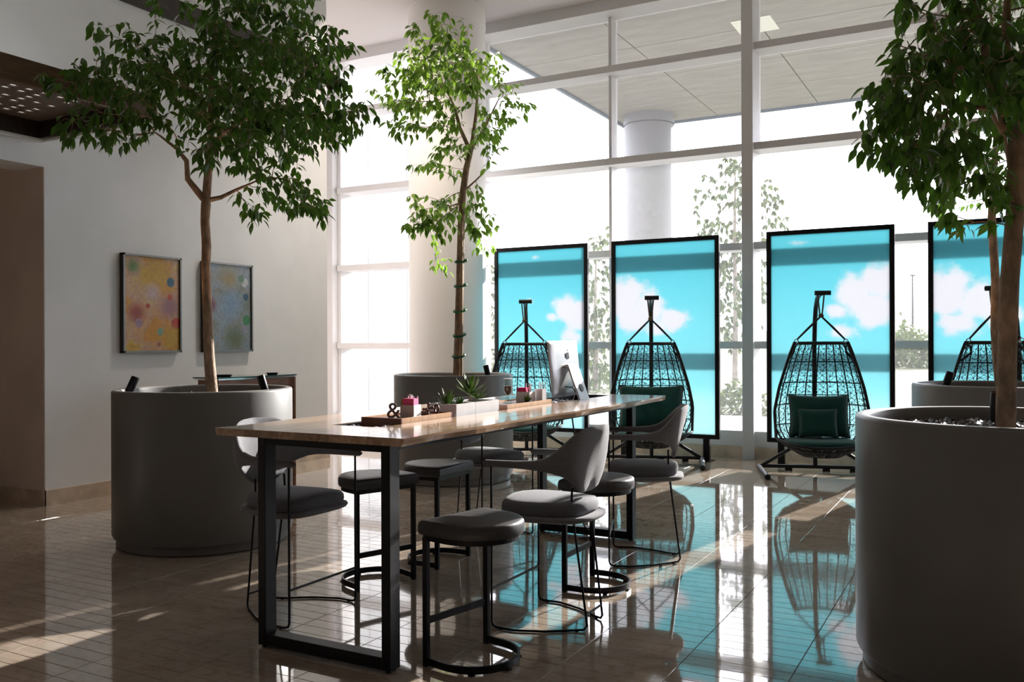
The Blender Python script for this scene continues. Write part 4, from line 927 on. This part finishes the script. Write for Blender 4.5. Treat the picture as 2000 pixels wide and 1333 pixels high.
# ------------------------------------------------------------------ counter armchairs
def catmull(pts, n):
    P = [np.array(p, float) for p in pts]; P = [2 * P[0] - P[1]] + P + [2 * P[-1] - P[-2]]; out = []
    for i in range(1, len(P) - 2):
        for k in range(n):
            t = k / n; out.append(.5 * ((2 * P[i]) + (-P[i - 1] + P[i + 1]) * t + (2 * P[i - 1] - 5 * P[i] + 4 * P[i + 1] - P[i + 2]) * t * t + (-P[i - 1] + 3 * P[i] - 3 * P[i + 1] + P[i + 2]) * t ** 3))
    out.append(P[-2]); return out
def armchair():
    c = empty('counter_armchair', (0, 0, 0)); rr_ = .0062
    # seat shell
    def pl(sc, z, n=44):
        out = []
        for a in np.linspace(0, 2 * PI, n + 1)[:-1]:
            ca, sa = math.cos(a), math.sin(a); e_ = 2 / 3.2
            X = .265 * sc * abs(ca) ** e_ * (1 if ca > 0 else -1); wy = .292 + (X - .2) * .16
            out.append((X + .0, wy * sc * abs(sa) ** e_ * (1 if sa > 0 else -1), z + .25 * max(0, X - .16) ** 2))
        return out
    fixn(MB().loft([pl(.90, .565), pl(.97, .571), pl(1.0, .583), pl(.985, .594), pl(.93, .598)]).build('seat_shell', M_fabric, c, 60))
    def cu(sc, z, n=44): return [(p[0] * .90 + .012, p[1] * .90, z + .010 * math.cos(p[1] * 9) - .012 * (p[0] > .05) * (p[0] - .05) * 4 * 0) for p in pl(sc, 0, n)]
    fixn(MB().loft([cu(.92, .592), cu(.985, .602), cu(1.0, .628), cu(.985, .650), cu(.93, .664), cu(.75, .671), cu(.35, .671)]).build('seat_cushion', M_bluepad, c, 65))
    MB().box(.0, .03, -.2635, -.2615, .61, .616).build('fabric_tag', M_whitepl, c)
    # back and arms in one upholstered sweep
    half = [(.285, .276), (.18, .281), (.06, .283), (-.05, .279), (-.135, .262), (-.195, .212), (-.225, .125), (-.232, .0)]
    path = catmull(half + [(x, -y) for x, y in half[:-1][::-1]], 5); n = len(path)
    d = [0]
    for i in range(1, n): d.append(d[-1] + np.linalg.norm(path[i] - path[i - 1]))
    rings = []; NR = 16
    for i in range(n):
        u = abs(2 * d[i] / d[-1] - 1)          # 1 at arm tips, 0 at the middle of the back
        top = np.interp(u, [0, .14, .22, .29, .35, .41, .48, .56, .68, 1], [1.074, 1.070, 1.060, 1.035, .995, .950, .915, .899, .891, .884])
        bot = np.interp(u, [0, .13, .20, .27, .35, .44, .54, .66, 1], [.708, .711, .724, .762, .806, .834, .845, .849, .852])
        th = np.interp(u, [0, .3, .45, .6, 1], [.018, .020, .022, .020, .017])
        endk = min(1, (1 - u) / .025 + .0); sc = math.sqrt(max(.05, 1 - (1 - endk) ** 2))
        t = path[min(i + 1, n - 1)] - path[max(i - 1, 0)]; t /= np.linalg.norm(t); nn = np.array([-t[1], t[0]])
        cz, hz = (top + bot) / 2, (top - bot) / 2 * sc; ring = []
        for k in range(NR):
            a = 2 * PI * k / NR; ca, sa = math.cos(a), math.sin(a); e_ = 2 / 2.8
            zz = cz + hz * abs(sa) ** e_ * (1 if sa > 0 else -1); off = th * sc * abs(ca) ** e_ * (1 if ca > 0 else -1)
            q = path[i] + nn * off; back = max(0, 1 - u / .45)
            xx = q[0] - (zz - .87) * .30 * back - (.0 if zz < .9 else 0)
            yy = q[1] * (1 - .35 * max(0, (.87 - zz)) / .16 * (1 if u < .4 else 0) * .6)
            ring.append((xx, yy, zz))
        rings.append(ring)
    fixn(MB().loft(rings).build('back_and_arms', M_fabric, c, 70))
    # wire frame
    for sy in (-1, 1):
        y = sy * .275
        side = [(.235, y, .86), (.235, y, .30), (.235, y, .035), (.228, y, .014), (.205, y + sy * .004, .0075), (.10, y + sy * .008, .0072), (-.05, sy * .225, .0072), (-.17, sy * .142, .0072), (-.222, sy * .112, .010), (-.236, sy * .102, .03), (-.225, sy * .103, .12), (-.165, sy * .115, .58), (-.155, sy * .118, .62), (-.160, sy * .115, .745)]
        MB().tube(side, rr_, 8).build('leg_wire', M_black, c, 60)
        for q in ((.18, y + sy * .005), (-.19, sy * .129)): MB().lathe([(.008, 0), (.008, .008)], 8, q, True).build('glide', M_black, c)
    MB().tube([(.235, -.275, .205), (.235, .275, .205)], rr_ * 1.1, 8).build('foot_rest', M_black, c, 60)
    MB().tube([(-.229, -.103, .085), (-.229, .103, .085)], rr_, 8).build('rear_stretcher', M_black, c, 60)
    return c
c0 = armchair()
CH = [(-3.497, 3.822, 0.0, 'grey wool armchair at the near left of the table'), (-2.107, 4.352, PI, 'grey wool armchair at the near right with its back to us'),
      (-2.150, 5.895, PI + R(19), 'grey wool armchair at the far right end of the table'), (-3.487, 5.995, R(-15.5), 'grey wool armchair at the far left, mostly hidden under the tabletop')]
for k, (X, Y, rz, lab) in enumerate(CH):
    c = c0 if k == 0 else copy_tree(c0); c.location = (X, Y, 0); c.rotation_euler = (0, 0, rz); tag(c, lab, 'chair', 'grey wool counter armchairs')

# ------------------------------------------------------------------ things in the table trough
def crate(name, label, x0, x1, y0, y1, z0, z1, m1, m2=None):
    e = empty(name, ((x0 + x1) / 2, (y0 + y1) / 2, z0)); tag(e, label, 'box'); a, b_, h = (x1 - x0) / 2, (y1 - y0) / 2, z1 - z0; t = .012
    MB().box(-a, a, -b_, b_, 0, .01).build('bottom', m1, e)
    MB().box(-a, a, -b_, -b_ + t, .01, h).build('end_panel', m1, e); MB().box(-a, a, b_ - t, b_, .01, h).build('end_panel', m1, e)
    MB().box(-a, -a + t, -b_ + t, b_ - t, .01, h).build('side_panel', m2 or m1, e); MB().box(a - t, a, -b_ + t, b_ - t, .01, h).build('side_panel', m2 or m1, e)
    return e
TRZ = .9765
crate('wooden_box', 'shallow wooden box in the trough holding the ampersand and pink notes', -3.03, -2.765, 3.86, 4.36, TRZ, 1.103, M_box, M_boxlight)
MB().box(-.1195, .1195, -.237, .237, .111, .117).build('box_lid', M_box, bpy.data.objects['wooden_box'])
crate('wooden_box', 'shallow wooden box in the trough holding the hourglass and magenta notes', -3.03, -2.765, 5.02, 5.68, TRZ, 1.103, M_box, M_boxlight)
MB().box(-.1195, .1195, -.317, .317, .111, .117).build('box_lid', M_box, bpy.data.objects['wooden_box.001'])
LID = TRZ + .1174
# ampersand
fc = bpy.data.curves.new('ampersand_curve', 'FONT'); fc.body = '&'; fc.size = .12; fc.extrude = .011; fc.bevel_depth = .0008; fc.offset = 0.0; fc.align_x = 'CENTER'
fo = bpy.data.objects.new('tmp', fc); col.objects.link(fo); bpy.context.view_layer.update()
me = bpy.data.meshes.new_from_object(fo.evaluated_get(bpy.context.evaluated_depsgraph_get())); bpy.data.objects.remove(fo); me.materials.clear(); me.materials.append(M_pewter)
am = bpy.data.objects.new('ampersand_letter', me); col.objects.link(am); am.location = (-2.885, 3.955, 1.1); am.rotation_euler = (PI / 2, 0, R(38)); tag(am, 'grey metal ampersand standing in the wooden box', 'letter')
zmin = min(v.co.y for v in me.vertices); am.location.z = LID - zmin + .0005
def note_holder(name, label, loc, rz, w_, h_, papers, n):
    e = empty(name, loc, rz); tag(e, label, 'holder'); t = .004; a = w_ / 2
    m = MB().box(-a, a, -a, a, 0, .005)
    for q in ((-a, -a + t, -a, a), (a - t, a, -a, a), (-a, a, -a, -a + t), (-a, a, a - t, a)): m.box(q[0], q[1], q[2], q[3], .005, h_)
    m.build('cup', M_whitepl, e)
    for k, (pm_, x0, x1, y0, y1, hh) in enumerate(papers): MB().box(x0, x1, y0, y1, .006, hh).build('note_pad', pm_, e)
    rg = random.Random(n)
    for k in range(n):
        x_, y_ = rg.uniform(-a * .7, a * .7), rg.uniform(a * .35, a * .8); MB().tube([(x_, y_, .006), (x_ + rg.uniform(-.012, .012), y_ + rg.uniform(-.008, .008), h_ + rg.uniform(.045, .065))], .0032, 6).build('pen', M_whitepl, e)
    return e
note_holder('note_holder', 'white note cup with pink and mustard paper beside ampersand', (-2.865, 4.09, LID), R(6), .085, .066, [(M_pink, -.03, .039, -.037, .018, .102), (M_must, -.039, -.031, -.037, .018, .098)], 7)
note_holder('note_holder', 'white note cup with magenta paper near the computer', (-2.88, 5.50, LID), R(4), .10, .07, [(M_mag, -.045, .02, -.042, .02, .098)], 6)
note_holder('pencil_cup', 'plain white pencil cup beside the computer screen', (-2.815, 5.60, LID), R(-3), .06, .085, [], 4)
# white planters and succulents
def succ(parent, c, n, L, W, up, seed):
    rg = random.Random(seed); m = MB()
    for k in range(n):
        a = k * 2.4 + rg.uniform(-.2, .2); el = rg.uniform(*up); d = np.array([math.cos(a) * math.cos(el), math.sin(a) * math.cos(el), math.sin(el)]); sd_ = np.array([-math.sin(a), math.cos(a), 0]); l = L * rg.uniform(.75, 1.15)
        nn = np.cross(d, sd_); p = [np.array(c) + d * l * t + np.array([0, 0, .25 * l * t * t]) for t in (0, .35, .7, 1)]; ww = [W * .5, W, W * .7, W * .08]
        m.loft([[q - sd_ * w_ / 2, q + nn * w_ * .18, q + sd_ * w_ / 2, q - nn * w_ * .18] for q, w_ in zip(p, ww)])
    return m.build('leaves', M_succ, parent, 60)
for k, (y0, y1, lab) in enumerate(((4.44, 4.66, 'white block planter with a low succulent in the trough'), (4.662, 4.95, 'white block planter with a tall leafy succulent in the trough'))):
    e = empty('succulent_planter', (-2.885, (y0 + y1) / 2, TRZ)); tag(e, lab, 'planter', 'white block planters'); a, b_, h = .10, (y1 - y0) / 2 - .001, .165; t = .012
    m = MB().box(-a, a, -b_, b_, 0, .012).box(-a, -a + t, -b_, b_, .012, h).box(a - t, a, -b_, b_, .012, h).box(-a + t, a - t, -b_, -b_ + t, .012, h).box(-a + t, a - t, b_ - t, b_, .012, h); m.build('pot', M_concwhite, e)
    MB().box(-a + t, a - t, -b_ + t, b_ - t, .012, h - .018).build('soil', M_soil, e)
    if k == 0:
        succ(e, (0, -.045, h - .02), 22, .085, .022, (.35, 1.3), 3); succ(e, (.02, .055, h - .02), 14, .055, .018, (.3, 1.3), 4)
    else:
        MB().tube([(0, -.06, h - .02), (.005, -.05, h + .05), (0, -.045, h + .075)], [.007, .006, .004], 6).build('stem', M_bark, e)
        succ(e, (0, -.045, h + .045), 34, .105, .024, (-.1, 1.3), 5); succ(e, (.01, .02, h + .01), 14, .085, .02, (-.1, .9), 6)
# small plant in second box
e = empty('tiny_succulent', (-2.825, 5.42, LID)); tag(e, 'tiny round green succulent in front of the magenta notes', 'plant'); succ(e, (0, 0, .012), 26, .036, .016, (.1, 1.4), 9); MB().lathe([(.018, 0), (.02, .012), (.016, .014)], 12, cap0=True, cap1=True).build('root_ball', M_soil, e)
# hourglass
e = empty('hourglass', (-2.90, 5.28, LID)); tag(e, 'small glass hourglass with brown sand on the wooden box', 'hourglass')
fixn(MB().lathe([(.030, 0), (.031, .004), (.026, .012), (.012, .040), (.004, .052), (.010, .062), (.026, .078), (.028, .09), (.028, .165)], 24, cap0=True).build('glass', M_clear, e, 60))
MB().lathe([(.004, .058), (.022, .078), (.0245, .088), (.0245, .118)], 20, cap0=True, cap1=True).build('sand', M_sand, e, 50)
MB().lathe([(.029, .163), (.029, .168)], 24, cap0=True, cap1=True).build('cap', M_whitepl, e)
# bronze jack, ring
def jack(loc, label):
    e = MB()
    for d in ((1, .1, .2), (-.2, 1, .15), (.2, -.15, 1)):
        d = np.array(d) / np.linalg.norm(d) * .028; e.tube([-d, d], .006, 7)
        for s in (-1, 1):
            c = d * s; e.lathe([(.002, c[2] - .009), (.008, c[2] - .006), (.010, c[2]), (.008, c[2] + .006), (.002, c[2] + .009)], 8, (c[0], c[1]), True, True)
    o = e.build('bronze_jack', M_bronze, None, 60); o.location = loc; tag(o, label, 'ornament', 'dark bronze ornaments'); return o
jack((-2.83, 4.21, LID + .038), 'dark bronze jack lying near the pink note cup')
o = MB().tube([(.024 * math.cos(a), 0, .030 + .024 * math.sin(a)) for a in np.linspace(0, 2 * PI, 19)[:-1]], .006, 7, closed=True).build('bronze_ring', M_bronze, None, 60); o.location = (-2.825, 4.29, LID); o.rotation_euler = (0, 0, R(-30)); tag(o, 'dark bronze ring standing at end of wooden box', 'ornament', 'dark bronze ornaments')
o = MB().tube([(-.03, 0, .0065), (0, .012, .0065), (.03, 0, .0065)], .0062, 7).build('bronze_bar', M_bronze, None, 60); o.location = (-2.835, 4.16, LID + .0003); o.rotation_euler = (0, 0, R(70)); tag(o, 'small dark bronze bar lying beside the bronze jack', 'ornament', 'dark bronze ornaments')
# quartz lumps
def rock(s, seed):
    rg = random.Random(seed); bm = bmesh.new(); bmesh.ops.create_icosphere(bm, subdivisions=1, radius=s)
    for v in bm.verts: v.co *= rg.uniform(.7, 1.15); v.co.z *= .75
    zm = min(v.co.z for v in bm.verts)
    for v in bm.verts: v.co.z -= zm
    me = bpy.data.meshes.new('quartz_stone'); bm.to_mesh(me); bm.free(); me.materials.append(M_quartz); return me
rm = [rock(.032, k) for k in range(3)]
rg = random.Random(12)
for nm, ya, yb, n, lab in (('near', 3.665, 3.84, 9, 'white quartz lump at the near end of the table trough'), ('mid', 4.375, 4.425, 4, 'white quartz lump between first box and white planters'), ('far', 5.74, 6.25, 14, 'white quartz lump around the computer stand')):
    for k in range(n):
        o = bpy.data.objects.new('quartz_stone', rm[k % 3]); col.objects.link(o)
        t = (k + .5) / n; xx = (-2.985, -2.90, -2.815)[k % 3] + rg.uniform(-.012, .012)
        if nm == 'mid': xx = (-2.99, -2.925, -2.86, -2.795)[k]; 
        o.location = (xx, ya + (yb - ya) * t, 1.034 if nm != 'near' else 1.03); o.rotation_euler = (0, 0, rg.uniform(0, 6)); s = rg.uniform(.7, 1.05); o.scale = (s, s, s); tag(o, lab, 'stone', 'quartz lumps, ' + nm + ' heap')
# bed under the quartz
for nm, y0, y1 in (('near', 3.645, 3.855), ('mid', 4.362, 4.438), ('far', 5.685, 6.71)):
    o = MB().box(-3.045, -2.752, y0, y1, TRZ, 1.028).build('pebble_bed', mat('grey_pebbles', (0.30, 0.30, 0.33), .7, noise=.5, nscale=60, bump=.8, bscale=70)); tag(o, 'grey pebble bed in the table trough, ' + nm + ' stretch', 'pebbles', kind='stuff')

# desktop computer seen from behind
pc = empty('desktop_computer', (-2.83, 6.255, 1.0285)); tag(pc, 'silver all in one computer seen from behind on the table', 'computer')
W2 = .264
def scr_ring(x, ins, top, bot): return [(x, -W2 + ins, bot + ins), (x, W2 - ins, bot + ins), (x, W2 - ins, top - ins), (x, -W2 + ins, top - ins)]
tilt = .10
def tl(p): return (p[0] - (p[2] - .25) * tilt, p[1], p[2])
top, bot = .488, .062
g = MB(); rings = [scr_ring(-.105, 0, top, bot), scr_ring(-.100, 0, top, bot), scr_ring(-.085, .03, top, bot), scr_ring(-.072, .09, top, bot), scr_ring(-.067, .17, top, bot)]
g.loft([[tl(p) for p in r] for r in rings]); fixn(g.build('case', M_alu, pc, 35))
g = MB().loft([[tl(p) for p in scr_ring(-.1065, .004, top, bot)], [tl(p) for p in scr_ring(-.105, .004, top, bot)]]); g.build('display_glass', M_black, pc)
st = [(-.085, .285, .013), (-.05, .300, .013), (-.028, .288, .012), (.075, .012, .010), (.088, .004, .004)]
def leg_ring(x, z, t): return None
m = MB(); sec = []
prof = [(-.075, .300), (-.045, .310), (-.030, .300), (.074, .022), (.080, .0)]; prof2 = [(-.075, .285), (-.052, .292), (-.042, .286), (.060, .016), (.064, .0)]
for (a, b_) in zip(prof, prof2): sec.append([(a[0], -.085, a[1]), (a[0], .085, a[1]), (b_[0], .085, b_[1]), (b_[0], -.085, b_[1])])
sd_ = fixn(m.loft(sec).build('stand', M_alu, pc, 40))
fixn(MB().loft([[(.080, -.085, 0), (.080, .085, 0), (.080, .085, .006), (.080, -.085, .006)], [(-.10, -.085, 0), (-.10, .085, 0), (-.10, .085, .005), (-.10, -.085, .005)]]).build('stand_foot', M_alu, pc, 40))
hole = MB(); dirv = np.array([.104, 0, -.278]); dirv /= np.linalg.norm(dirv); nv = np.array([.278, 0, .104]) / np.linalg.norm([.278, 0, .104]); c = np.array([.034, 0, .13]) + nv * .0035
hole.loft([[c + nv * o_ + .032 * (math.cos(t) * dirv + math.sin(t) * np.array([0, 1., 0])) for t in np.linspace(0, 2 * PI, 21)[:-1]] for o_ in (-.002, .0012)]); fixn(hole.build('cable_hole', mat('cable_shadow', (.12, .13, .14), .5), sd_))
# emblem: apple outline with a bite and a leaf
def apple():
    pts = []
    for k in range(40):
        a = 2 * PI * k / 40; r = .030 * (1 - .12 * math.cos(2 * a + PI) * .5)
        y_, z_ = r * math.cos(a) * .95, r * math.sin(a)
        if z_ > 0: z_ -= .007 * math.exp(-(y_ / .008) ** 2)
        else: z_ += .004 * math.exp(-(y_ / .007) ** 2)
        bx_ = math.hypot(y_ - .034, z_ - .004)
        if bx_ < .013: y_ = .034 - math.sqrt(max(0, .013 ** 2 - (z_ - .004) ** 2))
        pts.append((y_, z_))
    return pts
xb = lambda z: -.0665 - (z - .25) * tilt
ap = MB(); zc = .375
for o_ in (0,):
    ap.loft([[(xb(zc + z_) + dx, y_, zc + z_) for y_, z_ in apple()] for dx in (.0, .0012)])
ap.loft([[(xb(zc + .04) + dx, .004 + q[0], zc + .040 + q[1]) for q in ((-.006, -.007), (.002, -.006), (.008, .002), (.008, .009), (-.001, .006), (-.006, .0))] for dx in (.0, .0012)])
fixn(ap.build('emblem', mat('emblem_dark', (.03, .03, .035), .2), pc))
cab = MB().tube([(-.055, -.10, .14), (.0, -.09, .135), (.02, -.07, .10), (.045, -.05, .06), (.06, -.10, .03), (.05, -.12, .008)], .004, 6).build('cable', M_blackm, pc, 60)
MB().tube([(-.055, -.02, .12), (-.01, -.03, .15), (.01, -.05, .09), (.0, -.08, .03), (.02, -.1, .008)], .004, 6).build('cable', M_whitepl, pc, 60)
# floor level details
# recessed ceiling downlight, plus a second unseen one added to brighten the column
for k, (X, Y, P_) in enumerate(((-7.35, 9.55, 260), (-5.95, 9.05, 360))):
    d = empty('downlight', (X, Y, CZ - .03)); tag(d, ('recessed ceiling downlight left of the white column', 'unseen ceiling lamp added to brighten the white column', 'recessed ceiling downlight beside the picture wall')[k], 'lamp', 'recessed downlights')
    MB().lathe([(.085, .03), (.085, .022), (.07, .022), (.055, .06)], 24).build('trim_ring', M_white, d, 40)
    MB().lathe([(.054, .045), (.001, .046)], 24, cap1=True).build('diffuser', mat('lamp_diffuser', (.9, .85, .8), .5, emit=(1, .85, .7), estr=4.0), d)
    ld = bpy.data.lights.new('downlight_lamp', 'SPOT'); ld.energy = P_; ld.color = (1, .86, .74); ld.spot_size = R(110); ld.spot_blend = .9; ld.shadow_soft_size = .12
    lo = bpy.data.objects.new('downlight_lamp', ld); col.objects.link(lo); lo.parent = d; lo.location = (0, 0, -.02)
